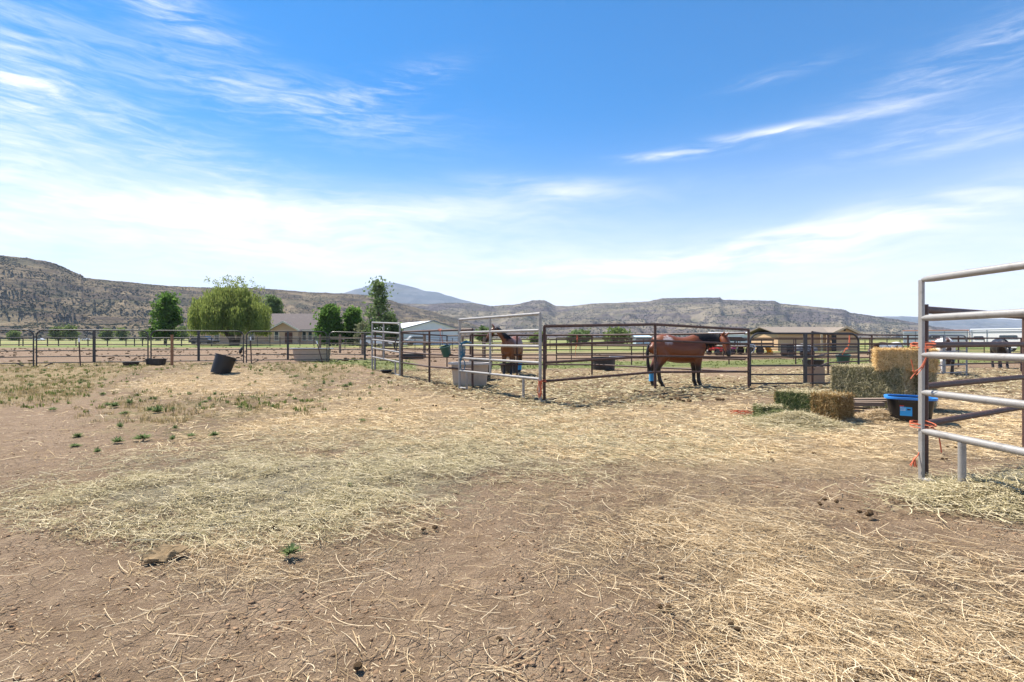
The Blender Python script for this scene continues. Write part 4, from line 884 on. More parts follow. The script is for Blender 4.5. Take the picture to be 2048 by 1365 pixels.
# ------------------------------------------------------------------ weeds and dry grass
def tuft(rs, n, h, spread, w, lean=0.5):
    a = rs.uniform(0, 2 * math.pi, n); l = rs.uniform(.1, lean, n)
    V = []; Fq = []
    for i in range(n):
        d = np.array([math.cos(a[i]) * l[i], math.sin(a[i]) * l[i], 1.0]); d /= np.linalg.norm(d); hh = h * rs.uniform(.5, 1.1); s_ = np.array([-math.sin(a[i]), math.cos(a[i]), 0]) * w
        b0 = np.array([rs.normal(0, spread), rs.normal(0, spread), -.01]); m_ = b0 + d * hh * .55; t_ = b0 + d * hh + np.array([d[0], d[1], -0.3]) * hh * .25
        o_ = len(V); V += [b0 - s_ * .6, b0 + s_ * .6, m_ + s_, m_ - s_, t_ + s_ * .15, t_ - s_ * .15]; Fq += [(o_, o_ + 1, o_ + 2, o_ + 3), (o_ + 3, o_ + 2, o_ + 4, o_ + 5)]
    return np.array(V), np.array(Fq)
M_WEED = leafmat('weed_leaves', (0.10, 0.15, 0.055), (0.21, 0.27, 0.12), 0.35)
M_DRYG = leafmat('dry_grass', (0.23, 0.185, 0.085), (0.44, 0.34, 0.18), 0.3)
M_GRN = leafmat('green_grass', (0.075, 0.125, 0.03), (0.20, 0.22, 0.07), 0.35)
def tufts(name, label, n, zi, dmin, dmax, h, mtl, seed, blades=8, w=.006, pw=1.0, box=None):
    rs = np.random.default_rng(seed); Vs = []; Fs = []; o_ = 0
    d = dmin * (dmax / dmin) ** rs.random(n * 40); x = (rs.random(n * 40) * 2 - 1) * d * 1.15
    k = rs.random(n * 40) < zones(x, d)[zi] ** pw * (0.5 + 0.9 * nb(x * .6, d * .6, seed, 3)); x, d = x[k][:n], d[k][:n]; zz = G(x, d) + relief(x, d)
    for x_, d_, z_ in zip(x, d, zz):
        V, Fq = tuft(rs, blades, h * rs.uniform(.5, 1.2), .03, w); V[:, 0] += x_; V[:, 1] += d_; V[:, 2] += z_
        Vs.append(V); Fs.append(Fq + o_); o_ += len(V)
    return tag(npmesh(name, np.concatenate(Vs), np.concatenate(Fs), mtl), label, None, None, 'stuff')
tufts('dry_grass', 'dry olive brown grass at the left side of the yard', 2400, 3, 8, 25, 0.10, M_DRYG, 51, 9, .005, 1.6)
tufts('green_grass', 'sparse green grass along the fences and behind the pens', 900, 4, 15, 38, 0.11, M_GRN, 52, 9, .010)
tufts('green_grass', 'low green weeds growing among the dry grass', 700, 3, 9, 25, 0.11, M_GRN, 53, 9, .010, 1.5)
def weed(seed, n=26, r=.10, h=.13):
    rs = np.random.default_rng(seed); V = []; Fq = []
    for i in range(n):
        a = rs.uniform(0, 6.28); e = rs.uniform(.15, 1.2); l = rs.uniform(.5, 1.1); d = np.array([math.cos(a) * math.cos(e) * r, math.sin(a) * math.cos(e) * r, math.sin(e) * h]) * l; s_ = np.array([-math.sin(a), math.cos(a), 0]) * .0095
        o_ = len(V); V += [np.zeros(3), d * .55 + s_, d + np.array([0, 0, -.012]), d * .55 - s_]; Fq.append((o_, o_ + 1, o_ + 2, o_ + 3))
    return np.array(V), np.array(Fq)
WP = [npmesh('weed_plant', *weed(s_, n_, r_, h_), M_WEED) for s_, n_, r_, h_ in ((1, 60, .11, .12), (2, 46, .14, .08), (3, 64, .09, .15))]
wsp = [(581, 1108, .9), (285, 878, 1.7), (240, 855, 1.1), (155, 875, 1.1), (105, 820, 1.2), (260, 808, 1.6), (228, 814, 1.7), (215, 810, 1.2), (315, 825, 1.8), (300, 822, 1.2), (250, 828, 1.3), (310, 800, 1), (345, 820, 1), (410, 805, 1.1), (430, 790, 1.1), (428, 872, 1.1), (382, 872, .9), (345, 880, .9), (235, 885, 1.2), (150, 893, .9), (195, 905, .8), (420, 800, 1.0), (505, 795, 1), (545, 815, 1), (590, 800, 1.1), (592, 758, 1.7), (648, 768, 1.3), (665, 765, 1.2), (690, 773, 1.8), (700, 771, 1.4), (640, 782, 1.1), (580, 792, 1.2), (520, 752, 1.3), (555, 742, 1.3), (500, 740, 1.2), (445, 744, .8), (630, 745, 1.4), (705, 738, 1.5), (730, 742, 1.4), (760, 820, .9), (725, 842, .9), (700, 974, .6), (395, 760, 1), (210, 762, 1.2), (160, 768, 1.3), (90, 752, 1.4), (60, 770, 1.3), (270, 745, 1.2), (720, 800, .9), (640, 805, .9), (350, 858, .8), (205, 790, 1.1), (480, 815, .9), (380, 790, .9), (745, 752, 1.3), (610, 772, 1.2)]
for i, (px, py, s_) in enumerate(wsp):
    o = WP[i % 3] if i < 3 else WP[i % 3].copy()
    if i >= 3: C.objects.link(o)
    x, y = flat(px, py); o.location = (x, y, gz(x, y)); o.rotation_euler = (0, 0, R.uniform(0, 6)); o.scale = (s_ * .75,) * 3
    tag(o, 'low green leafy weed growing in the yard', 'weed', 'green weeds in the yard')

# ------------------------------------------------------------------ horses
def loft(mb, st, n=16):
    """st: list of (center, half-height, half-width, axis tangent) rings; ellipse with its 'up' in the plane of the spine"""
    pts = [Vector(p[0]) for p in st]; vs = []; fs = []
    for i, (c, hh, hw) in enumerate(st):
        t = (pts[min(i + 1, len(pts) - 1)] - pts[max(i - 1, 0)]).normalized()
        side = Vector((0, 1, 0)) if abs(t.y) < 0.75 else Vector((-1, 0, 0)); side = (side - t * side.dot(t)).normalized(); up = side.cross(t) * -1
        for k in range(n):
            a = 2 * math.pi * k / n; vs.append(pts[i] + side * (math.cos(a) * hw) + up * (math.sin(a) * hh))
    for i in range(len(st) - 1):
        for k in range(n): fs.append((i * n + k, i * n + (k + 1) % n, (i + 1) * n + (k + 1) % n, (i + 1) * n + k))
    fs += [tuple(range(n - 1, -1, -1)), tuple((len(st) - 1) * n + k for k in range(n))]
    mb.add(vs, fs)

def catmull(P, k=4):
    P = [np.array(p, float) for p in P]; out = []
    Q = [2 * P[0] - P[1]] + P + [2 * P[-1] - P[-2]]
    for i in range(1, len(Q) - 2):
        for j in range(k):
            t = j / k; a, b, c, d = Q[i - 1], Q[i], Q[i + 1], Q[i + 2]
            out.append(0.5 * ((2 * b) + (c - a) * t + (2 * a - 5 * b + 4 * c - d) * t * t + (3 * b - a - 3 * c + d) * t ** 3))
    out.append(P[-1]); return out

def horse(label, loc, rz, scale, coat, neck, head, mane_col, group=None, tail_swing=0.0, wrap_leg=None, legs_off=(0, 0, 0, 0), mane_side=-1):
    """neck: [(x,y,z,halfheight,halfwidth)...] withers to poll; head: [...] poll to muzzle; local x forward, y left"""
    mb = MB()
    tr = [(-0.82, 1.18, .10, .07), (-0.78, 1.15, .20, .15), (-0.68, 1.155, .285, .22), (-0.52, 1.145, .355, .285), (-0.34, 1.11, .38, .30), (-0.10, 1.05, .375, .325), (0.15, 1.035, .375, .325), (0.36, 1.065, .385, .29), (0.52, 1.105, .39, .255), (0.66, 1.14, .31, .205), (0.76, 1.13, .22, .16), (0.82, 1.11, .10, .09)]
    T = catmull(tr, 3); loft(mb, [((t[0], 0, t[1]), t[2], t[3]) for t in T], 20)
    NK = catmull(neck, 4); loft(mb, [(tuple(t[:3]), t[3], t[4]) for t in NK], 16)
    HD = catmull(head, 4); loft(mb, [(tuple(t[:3]), t[3], t[4]) for t in HD], 14)
    fl = [(.54, 1.10, .18, .11), (.52, .95, .17, .115), (.50, .82, .13, .10), (.495, .68, .094, .080), (.50, .55, .072, .066), (.505, .475, .066, .064), (.50, .42, .054, .052), (.50, .30, .046, .045), (.505, .20, .048, .046), (.515, .145, .056, .054), (.535, .085, .046, .046), (.55, .06, .048, .050), (.565, 0.0, .062, .060)]
    hl = [(-.50, 1.16, .22, .12), (-.47, .98, .20, .135), (-.47, .86, .19, .135), (-.54, .74, .135, .105), (-.61, .64, .098, .08), (-.665, .555, .080, .066), (-.685, .50, .072, .062), (-.675, .43, .056, .052), (-.665, .30, .048, .046), (-.655, .20, .050, .048), (-.645, .145, .058, .054), (-.615, .085, .048, .048), (-.60, .06, .050, .050), (-.585, 0.0, .062, .060)]
    for L, sg, off, yy in ((fl, 1, legs_off[0], .15), (fl, -1, legs_off[1], .15), (hl, 1, legs_off[2], .16), (hl, -1, legs_off[3], .16)):
        rings = []
        for x, z, rx, ry in catmull(L, 2):
            k = max(0, (1.0 - z)); q_ = 1.0 + 0.16 * min(1, max(0, (0.9 - z) / 0.3)); rings.append(((x + off * k, sg * (yy - 0.02 * k), max(0.0, z)), rx * q_, ry * q_))
        n = 12; vs = []; fs = []
        for (c, rx, ry) in rings:
            for q in range(n):
                a = 2 * math.pi * q / n; vs.append((c[0] + rx * math.cos(a), c[1] + ry * math.sin(a), c[2]))
        for i in range(len(rings) - 1):
            for q in range(n): fs.append((i * n + q, (i + 1) * n + q, (i + 1) * n + (q + 1) % n, i * n + (q + 1) % n))
        fs += [tuple(range(n)), tuple((len(rings) - 1) * n + q for q in range(n - 1, -1, -1))]
        mb.add(vs, fs)
    # ears
    p0 = Vector(head[0][:3]); p1 = Vector(head[-1][:3]); hdir = (p1 - p0).normalized(); npos = Vector(neck[-2][:3]); ndir = (p0 - npos).normalized()
    side = hdir.cross(ndir).normalized(); up = (ndir - hdir * 0.35).normalized()
    if up.z < 0.3: up = (up + Vector((0, 0, 0.9))).normalized()
    for sg in (-1, 1):
        b0 = p0 + side * sg * 0.06 + up * 0.05; mb.tube([b0, b0 + up * 0.06 + side * sg * .012, b0 + up * 0.12 + side * sg * .02, b0 + up * 0.175 + side * sg * .015], [.03, .038, .026, .006], 8)
    raw = mb.build('horse_raw', coat, None, False)
    md = raw.modifiers.new('r', 'REMESH'); md.mode = 'VOXEL'; md.voxel_size = 0.017; md.use_smooth_shade = True
    sm = raw.modifiers.new('s', 'SMOOTH'); sm.iterations = 7; sm.factor = 0.55
    me = bpy.data.meshes.new_from_object(raw.evaluated_get(bpy.context.evaluated_depsgraph_get())); bpy.data.objects.remove(raw)
    me.materials.clear(); me.materials.append(coat); me.shade_smooth()
    o = bpy.data.objects.new('horse', me); C.objects.link(o); o.location = loc; o.rotation_euler = (0, 0, rz); o.scale = (scale,) * 3; tag(o, label, 'horse', group)
    hair = mat('hair_' + mane_col[0], mane_col[1], 0.55, 0, 0.3, 30, spec=0.4, island=0.4)
    # eyes
    ec = p0.lerp(p1, 0.36) + up * 0.045
    for sg in (-1, 1):
        e = MB(); v0, f0 = ICO; c = ec + side * sg * (head[1][4] * 0.93); e.add([c + Vector(v) * 0.024 for v in v0], [tuple(f) for f in f0]).build('eye', mat('horse_eye', (0.01, 0.008, 0.006), 0.1), o)
    # mane: locks along the crest falling to one side, and a forelock
    rs = np.random.default_rng(int(abs(loc[0]) * 100)); b = MB(); crest = []
    for i, t in enumerate(NK):
        pn = Vector(t[:3]); tg = (Vector(NK[min(i + 1, len(NK) - 1)][:3]) - Vector(NK[max(i - 1, 0)][:3])).normalized()
        sd = Vector((0, 1, 0)); sd = (sd - tg * sd.dot(tg)).normalized(); u_ = sd.cross(tg) * -1
        if u_.z < 0: u_ = -u_
        crest.append((pn, u_, sd, t[3], t[4]))
    for i in range(150):
        f = rs.random() * (len(crest) - 2) * 0.98 + 1.0 * 0.5; k = int(f); w_ = f - k; A, B_ = crest[k], crest[min(k + 1, len(crest) - 1)]
        pn = A[0].lerp(B_[0], w_); u_ = A[1]; sd = A[2] * mane_side; hh = A[3] * (1 - w_) + B_[3] * w_; hw = A[4] * (1 - w_) + B_[4] * w_
        ln_ = rs.uniform(.6, 1.15) * hh * 1.35; top = pn + u_ * hh * 0.99
        m1 = pn + u_ * hh * 0.55 + sd * (hw * 0.88 + .018); m2 = pn + u_ * (hh * 0.55 - ln_ * .5) + sd * (hw * 1.05 + .02); m3 = pn + u_ * (hh * .5 - ln_) + sd * (hw * 0.95 + .03) + Vector((rs.uniform(-.04, .04), 0, 0))
        b.tube([top - sd * .01, top + sd * .03 + u_ * .012, m1, m2, m3], [.018, .022, .02, .016, .004], 4)
    for i in range(14):
        q = p0 + up * .06 + side * rs.uniform(-.03, .03); f_ = (hdir - up * .0).normalized(); fr = up if up.dot(Vector((1, 0, 0))) > 0 else up
        b.tube([q, q + hdir * .06 + up * (.06), q + hdir * rs.uniform(.12, .2) + up * .05 + side * rs.uniform(-.03, .03)], [.012, .014, .004], 4)
    b.build('mane', hair, o)
    b = MB()
    for i in range(46):
        y0 = rs.uniform(-.035, .035); l = rs.uniform(.75, 1.0)
        b.tube([(-.80, y0 * .6, 1.25), (-.875, y0, 1.18), (-.90 + rs.uniform(-.02, .02), y0 * 1.6 + tail_swing * .3, .95), (-.88 + rs.uniform(-.03, .03), y0 * 2.0 + tail_swing * .7, .95 - .4 * l), (-.86 + rs.uniform(-.03, .03), y0 * 1.6 + tail_swing, .95 - .62 * l)], [.02, .022, .02, .016, .004], 4)
    b.build('tail', hair, o)
    if wrap_leg:
        for col, sg, sd_ in wrap_leg:
            L = fl if sg == 'front' else hl; y_ = (.15 if sg == 'front' else .16); st = [(x, z, rx) for x, z, rx, ry in L if 0.13 < z < 0.44]
            off = legs_off[{('front', 1): 0, ('front', -1): 1, ('hind', 1): 2, ('hind', -1): 3}[(sg, sd_)]]
            MB().tube([(x + off * (1 - z), sd_ * (y_ - .02 * (1 - z)), z) for x, z, rx in st], [max(.06, rx * 1.42) for x, z, rx in st], 12).build('leg_wrap', mat('blue_leg_wrap', (0.05, 0.30, 0.55), 0.8, 0, 0.1, 20), o)
    return o

def coatmat(name, base, kind, muz=None):
    m = bpy.data.materials.new(name); m.use_nodes = True; t = NT(m.node_tree); b = t.n['Principled BSDF']
    v = t.new('ShaderNodeTexCoord').outputs['Object']; s_ = t.new('ShaderNodeSeparateXYZ'); t.l.new(v, s_.inputs[0]); x, y, z = s_.outputs
    nz = t.noise(v, 5, 4); c = t.mix(t.noise(v, 3.0, 4), [q * .75 for q in base], [q * 1.25 for q in base])
    if kind in ('bay', 'bayw'):
        zz = t.m('ADD', z, t.m('MULTIPLY', t.m('SUBTRACT', nz, .5), .12))
        c = t.mix(t.ss(0.62, 0.42, zz) if False else t.m('SUBTRACT', 1.0, t.ss(0.50, 0.80, zz)), c, (0.010, 0.008, 0.007))
        if muz:
            vd = t.new('ShaderNodeVectorMath', operation='DISTANCE'); t.l.new(v, vd.inputs[0]); vd.inputs[1].default_value = muz
            c = t.mix(t.m('SUBTRACT', 1.0, t.ss(0.10, 0.22, vd.outputs['Value'])), c, (0.012, 0.009, 0.008))
        if kind == 'bayw':
            d = t.m('SQRT', t.m('ADD', t.m('POWER', t.m('DIVIDE', t.m('ADD', x, 0.36), 0.16), 2), t.m('POWER', t.m('DIVIDE', t.m('SUBTRACT', z, 1.33), 0.13), 2)))
            c = t.mix(t.m('MULTIPLY', t.m('SUBTRACT', 1, t.ss(0.55, 1.1, t.m('ADD', d, t.m('MULTIPLY', t.m('SUBTRACT', t.noise(v, 9, 4), .5), 1.6)))), 0.8), c, (0.55, 0.47, 0.44))
    if kind == 'paint':
        n = t.noise(v, 1.9, 3, 0.5, 0.4); stripe = t.m('SUBTRACT', 1, t.ss(0.045, 0.075, t.m('ABSOLUTE', y)))
        c = t.mix(t.ss(0.50, 0.53, n), (0.72, 0.69, 0.65), base); c = t.mix(stripe, c, base)
        c = t.mix(t.m('MULTIPLY', t.m('LESS_THAN', y, -.06), t.m('LESS_THAN', z, .62)), c, (0.03, 0.022, 0.02))
    t.l.new(c, b.inputs['Base Color']); b.inputs['Roughness'].default_value = 0.42; b.inputs['Specular IOR Level'].default_value = 0.45
    t.l.new(t.bump(t.noise(t.mapping(v, (40, 140, 40)), 1, 3), 0.25, 0.004), b.inputs['Normal'])
    return m
BAYW = coatmat('bay_coat_white_patch', (0.16, 0.043, 0.011), 'bayw', (1.2, -.57, .90)); BAY = coatmat('bay_coat', (0.17, 0.058, 0.020), 'bay', (.97, -.69, 1.27))
PAINT = coatmat('paint_coat', (0.10, 0.055, 0.04), 'paint'); BLK = coatmat('black_coat', (0.014, 0.012, 0.012), 'plain')
# right bay: side-on, neck level, face turned to the camera (camera is on its right, local -y)
neckA = [(0.50, 0, 1.20, .27, .16), (0.72, -.02, 1.26, .23, .125), (0.93, -.06, 1.31, .185, .105), (1.08, -.15, 1.36, .145, .095), (1.16, -.27, 1.40, .115, .085)]
headA = [(1.14, -.30, 1.42, .10, .10), (1.165, -.38, 1.33, .125, .105), (1.18, -.46, 1.20, .115, .092), (1.19, -.525, 1.05, .085, .075), (1.195, -.555, .94, .07, .066), (1.195, -.56, .88, .052, .056)]
horse('bay horse with a white back patch standing side on at the fence', (X(1357, 14.35), 14.35, 0.0), math.radians(0), 1.0, BAYW, neckA, headA, ('black', (0.010, 0.008, 0.008)), 'horses in the pens', -0.02, [('b', 'hind', 1)], (-.02, 0.03, -.10, .10), -1)
# left bay: facing the camera, head up and turned to its right (picture left)
neckB = [(0.48, 0, 1.22, .27, .16), (0.66, -.04, 1.36, .22, .12), (0.80, -.13, 1.52, .17, .10), (0.86, -.25, 1.66, .135, .09), (0.86, -.36, 1.75, .105, .085)]
headB = [(0.87, -.38, 1.76, .09, .085), (0.90, -.46, 1.68, .12, .095), (0.93, -.55, 1.56, .105, .08), (0.96, -.63, 1.42, .08, .066), (0.97, -.67, 1.31, .066, .058), (0.97, -.685, 1.26, .048, .05)]
horse('bay horse facing the camera with raised head behind the large panel', (X(1024, 19.0), 19.3, 0.0), math.radians(-108), 1.0, BAY, neckB, headB, ('black', (0, 0, 0)), 'horses in the pens', 0.0, [('b', 'hind', 1)], (0, .05, .15, -.05), 1)
neckC = [(0.50, 0, 1.20, .27, .16), (0.74, 0, 1.20, .21, .115), (0.96, 0, 1.12, .165, .10), (1.14, .0, 1.06, .13, .09), (1.24, .0, 1.02, .10, .085)]
headC = [(1.25, 0, 1.03, .09, .085), (1.32, 0, .94, .12, .095), (1.40, 0, .80, .10, .08), (1.46, 0, .66, .075, .066), (1.49, 0, .56, .062, .058), (1.49, 0, .51, .046, .05)]
ph = horse('white and brown paint horse seen from behind beyond the near panel', (X(1921, 19.2), 20.0, 0.0), math.radians(62), 0.97, PAINT, neckC, headC, ('brown', (0.06, 0.03, 0.02)), 'horses in the pens', 0.02, None, (0.05, -.05, .05, -.05), 1)
horse('black horse standing farthest right in front of the trailers', (X(2034, 23.4), 24.2, 0.0), math.radians(238), 0.95, BLK, neckC, headC, ('black', (0, 0, 0)), 'horses in the pens', 0.0, None, (0.05, -.05, .05, -.05), 1)
horse('brown and white paint horse mostly hidden behind the straw bale', (X(1792, 30.5), 31.0, 0.0), math.radians(172), 0.84, PAINT, neckC, headC, ('brown', (0, 0, 0)), 'horses in the pens', 0.0, None, (0, 0, 0, 0), 1)

# ------------------------------------------------------------------ trees
M_BARK = mat('bark', (0.10, 0.075, 0.055), 0.95, 0, 0.3, 3, 0.5, 20)
L_WILLOW = leafmat('willow_leaves', (0.125, 0.175, 0.036), (0.31, 0.35, 0.10), 0.5)
L_DARK = leafmat('dark_leaves', (0.055, 0.12, 0.022), (0.155, 0.26, 0.06), 0.5)
L_MID = leafmat('mid_leaves', (0.085, 0.14, 0.05), (0.20, 0.26, 0.11), 0.5)
L_LIGHT = leafmat('light_leaves', (0.11, 0.16, 0.05), (0.21, 0.26, 0.09), 0.4)
def crown_mesh(rs, clumps, n, size, droop=0.0, elong=1.6):
    """leaf cards gathered in clumps: clumps = [(x,y,z,rx,ry,rz,weight)]"""
    c = np.array(clumps, float); p = c[:, 6] / c[:, 6].sum(); idx = rs.choice(len(c), n, p=p)
    d = rs.normal(0, 1, (n, 3)); d /= np.linalg.norm(d, axis=1, keepdims=True); r = rs.random(n) ** 0.5 * 1.15
    P = c[idx, :3] + d * c[idx, 3:6] * r[:, None]
    a = rs.normal(0, 1, (n, 3)); a[:, 2] -= droop * 3; a /= np.linalg.norm(a, axis=1, keepdims=True)
    b = np.cross(a, rs.normal(0, 1, (n, 3))); b /= np.linalg.norm(b, axis=1, keepdims=True) + 1e-9
    s_ = size * rs.uniform(.55, 1.3, n)[:, None]; A = a * s_ * elong * 0.5; B = b * s_ * 0.5
    V = np.stack([P - A, P + B, P + A, P - B], 1).reshape(-1, 3)
    return V, np.arange(n * 4).reshape(-1, 4)
def tree(name, label, px, d, H, Wd, clumpn, leaves, size, lm, trunk_r=0.2, base=0.25, shape='round', seed=0, droop=0.0, group=None, elong=1.6, off=None, lean=0.0, cat='tree'):
    rs = np.random.default_rng(900 + seed); loc = at(px, d) if off is None else Vector(off); root = thing(name, label, cat, loc, 0, group)
    cl = []; clumpn = int(clumpn * 2.2)
    for i in range(clumpn):
        t = (i + rs.random()) / clumpn; z = H * (base + (1 - base) * t * 0.93)
        if shape == 'round': w_ = math.sin(math.pi * min(1, 0.16 + 0.80 * t)) ** 0.6
        elif shape == 'cone': w_ = (1 - t) ** 0.75 * 0.95 + 0.15 if t > .15 else 0.6 + 2 * t
        elif shape == 'column': w_ = 0.55 + 0.45 * math.sin(math.pi * min(1, t * 1.1)) - 0.25 * t
        else: w_ = 1 - 0.75 * max(0, t - 0.45) / 0.55
        a = rs.uniform(0, 6.28); q = rs.random() ** 0.5 * Wd / 2 * w_ * 0.78
        k = (0.10 + 0.13 * rs.random()) * Wd * (0.85 if shape == 'column' else 1)
        cl.append((q * math.cos(a) + lean * t, q * math.sin(a), z, k, k, k * 0.8, k ** 1.6))
    for i in range(clumpn // 2):
        t = rs.random(); a = rs.uniform(0, 6.28); q = Wd * .40 * rs.random() ** .5; cl.append((q * math.cos(a) + lean * t, q * math.sin(a), H * (base + (1 - base) * t * .95), Wd * .22, Wd * .22, Wd * .2, (Wd * .1) ** 1.6 * .5))
    b = MB(); top = H * 0.85
    b.tube([(0, 0, -.2), (lean * .1, 0, H * .2), (lean * .4, 0.05, H * .5), (lean * .8, 0, top)], [trunk_r, trunk_r * .8, trunk_r * .5, trunk_r * .1], 8)
    for c in cl[:clumpn:3]:
        z0 = max(H * .12, c[2] * 0.55); b.tube([(lean * z0 / H, 0, z0), (c[0] * .5, c[1] * .5, (z0 + c[2]) / 2), c[:3]], [trunk_r * .35, trunk_r * .22, trunk_r * .06], 5)
    b.build('trunk', M_BARK, root)
    V, Fq = crown_mesh(rs, cl, leaves, size, droop, elong); npmesh('crown', V, Fq, lm, root); return root
# willow: streamers hanging from an umbrella of limbs
def willow():
    rs = np.random.default_rng(77); d = 82; H = 10.2; Wd = 13.8; root = thing('willow_tree', 'broad yellow green weeping willow in front of the brown roofed house', 'tree', at(459, d) , 0)
    b = MB(); b.tube([(0.6, 0, -.3), (0.3, 0, 1.6), (-.2, 0, 3.2)], [.55, .45, .34], 9); b.tube([(1.0, 0.2, -.3), (1.8, .1, 2.6), (2.8, 0, 5)], [.4, .3, .16], 8); b.tube([(0.5, 0, .6), (-1.4, .2, 2.8), (-2.8, .2, 5.4)], [.32, .26, .12], 8)
    tips = []
    for i in range(60):
        a = rs.uniform(0, 6.28); q = rs.random() ** 0.55; x = math.cos(a) * q * Wd * .47; y = math.sin(a) * q * Wd * .40; z = H * (0.99 - 0.42 * q ** 2.4) * rs.uniform(.84, 1.0)
        if x < -3.5: z *= 0.96
        tips.append((x, y, z)); b.tube([(0, 0, 2.8 + rs.random()), (x * .5, y * .5, z * .72), (x, y, z)], [.16, .09, .02], 5)
    b.build('trunk', M_BARK, root)
    Vs = []; n = 30000; ti = rs.integers(0, len(tips), n); T = np.array(tips)[ti]
    ln_ = rs.random(n) ** 0.8; drop = np.minimum(T[:, 2] * 0.72, rs.uniform(2.0, 6.6, n)) * ln_
    sp = rs.normal(0, 1, (n, 2)) * (0.55 + 0.35 * rs.random((n, 1))); str_ = rs.integers(0, 26, n)
    ang = str_ * 2.4 + ti; P = T.copy(); P[:, 0] += np.cos(ang) * (0.35 + 0.75 * (str_ % 5) / 5) + sp[:, 0] * .16 + sp[:, 0] * .25 * ln_; P[:, 1] += np.sin(ang) * (0.35 + 0.75 * (str_ % 7) / 7) + sp[:, 1] * .2; P[:, 2] -= drop
    a = np.stack([rs.normal(0, .22, n), rs.normal(0, .22, n), -np.ones(n)], 1); a /= np.linalg.norm(a, axis=1, keepdims=True); bb = np.cross(a, rs.normal(0, 1, (n, 3))); bb /= np.linalg.norm(bb, axis=1, keepdims=True)
    A = a * rs.uniform(.16, .34, n)[:, None]; B = bb * rs.uniform(.045, .085, n)[:, None]
    V = np.stack([P - A, P + B, P + A, P - B], 1)
    m2 = 620; cq = np.stack([rs.normal(0, 2.3, 22), rs.normal(0, 1.4, 22), H * rs.uniform(.97, 1.10, 22)], 1)[rs.integers(0, 22, m2)]; Q = cq + rs.normal(0, .28, (m2, 3)); Q[:, 2] -= np.abs(Q[:, 0]) * .20
    a = rs.normal(0, 1, (m2, 3)); a /= np.linalg.norm(a, axis=1, keepdims=True); bb = np.cross(a, rs.normal(0, 1, (m2, 3))); bb /= np.linalg.norm(bb, axis=1, keepdims=True)
    V = np.concatenate([V, np.stack([Q - a * .16, Q + bb * .08, Q + a * .16, Q - bb * .08], 1)]).reshape(-1, 3)
    npmesh('crown', V, np.arange(len(V)).reshape(-1, 4), L_WILLOW, root)
willow()
tree('cottonwood_tree', 'dark green narrow cottonwood standing left of the willow', 330, 86, 8.9, 5.0, 24, 6500, .30, L_DARK, .22, .16, 'round', 1, lean=.5)
tree('cottonwood_tree', 'green tree half hidden behind the right side of the willow', 546, 112, 10.6, 5.5, 20, 5000, .34, L_MID, .25, .3, 'round', 2)
tree('maple_tree', 'dense bright green tree at the right end of the house', 660, 78, 6.5, 4.6, 30, 9500, .30, L_DARK, .18, .10, 'cone', 4)
tree('maple_tree', 'smaller dense green tree right of the house end', 706, 80, 6.0, 3.6, 24, 7000, .29, L_DARK, .16, .08, 'round', 5)
tree('poplar_tree', 'tall airy poplar beside the white metal barn', 757, 74, 10.2, 5.0, 34, 2700, .28, L_MID, .16, .10, 'column', 6)
tree('poplar_tree', 'low leafy poplar sucker close to the white barn corner', 782, 76, 5.0, 3.4, 14, 2600, .28, L_MID, .12, .08, 'round', 7)
tree('olive_shrub', 'pale grey green shrub under the tall poplar', 729, 77, 3.6, 3.2, 14, 2600, .24, leafmat('grey_leaves', (.15, .17, .09), (.30, .30, .18), .3), .10, .05, 'round', 8, cat='shrub')
def bush(px, d, H, Wd, label, seed, lm=None, group=None): return tree('field_tree', label, px, d, H, Wd, 16, 1800, .14 * H ** .5 + .18, lm or L_LIGHT, .16, .18, 'round', seed, group=group)
FT = 'young trees in the field below the mesa'
for px, H, Wd, lab, sd in ((115, 7.2, 7.5, 'round field tree left of the twin field trees', 11), (140, 7.8, 8, 'larger of two round field trees below the mesa', 12), (213, 6.0, 6.5, 'light green field tree behind the second gate centre', 13), (245, 6.2, 6.5, 'light green field tree behind the second gate right half', 14), (292, 5.4, 6, 'light green field tree where the second and third gates meet', 15),
                           (363, 7.4, 8, 'light green field tree right of the dark cottonwood', 16), (28, 5.0, 6, 'faint green field tree near the left picture edge', 17), (312, 4.5, 6, 'low field tree behind the dark cottonwood trunk', 18)):
    bush(px, 255, H, Wd, lab, sd, None, FT)
bush(1232, 95, 3.0, 5.6, 'bright green rounded shrub beyond the pens left of the standing bay', 21, L_LIGHT)
bush(1150, 150, 3.6, 6.0, 'dark green tree far beyond the pen behind the dangling twine', 22, L_MID)
bush(1166, 160, 4.0, 5.0, 'pale green tree far beyond the pen right of the dangling twine', 23, L_LIGHT)
bush(968, 140, 4.2, 5.0, 'grey green tree far beyond the left horse', 24, L_MID)
bush(1078, 150, 3.0, 6.0, 'low green tree far behind the corner post of the pen', 25, L_LIGHT)

# ------------------------------------------------------------------ buildings
def siding(name, col, s_=14.0, d=0.25):
    m = bpy.data.materials.new(name); m.use_nodes = True; t = NT(m.node_tree); b = t.n['Principled BSDF']; v = t.new('ShaderNodeTexCoord').outputs['Object']
    sp = t.new('ShaderNodeSeparateXYZ'); t.l.new(v, sp.inputs[0]); h = t.m('FRACT', t.m('MULTIPLY', sp.outputs[2], s_ / 3))
    c = t.mix(t.noise(v, 1.2, 4), [q * .9 for q in col], [q * 1.08 for q in col]); t.l.new(c, b.inputs['Base Color']); b.inputs['Roughness'].default_value = .7
    t.l.new(t.bump(h, d, .03), b.inputs['Normal']); return m
M_BEIGE = siding('beige_siding', (0.60, 0.43, 0.325)); M_TAN = siding('tan_siding', (0.50, 0.33, 0.19)); M_ROOF = mat('brown_shingles', (0.085, 0.066, 0.066), .9, 0, .25, 3, .5, 14, col2=(.12, .095, .09), c2scale=1.5)
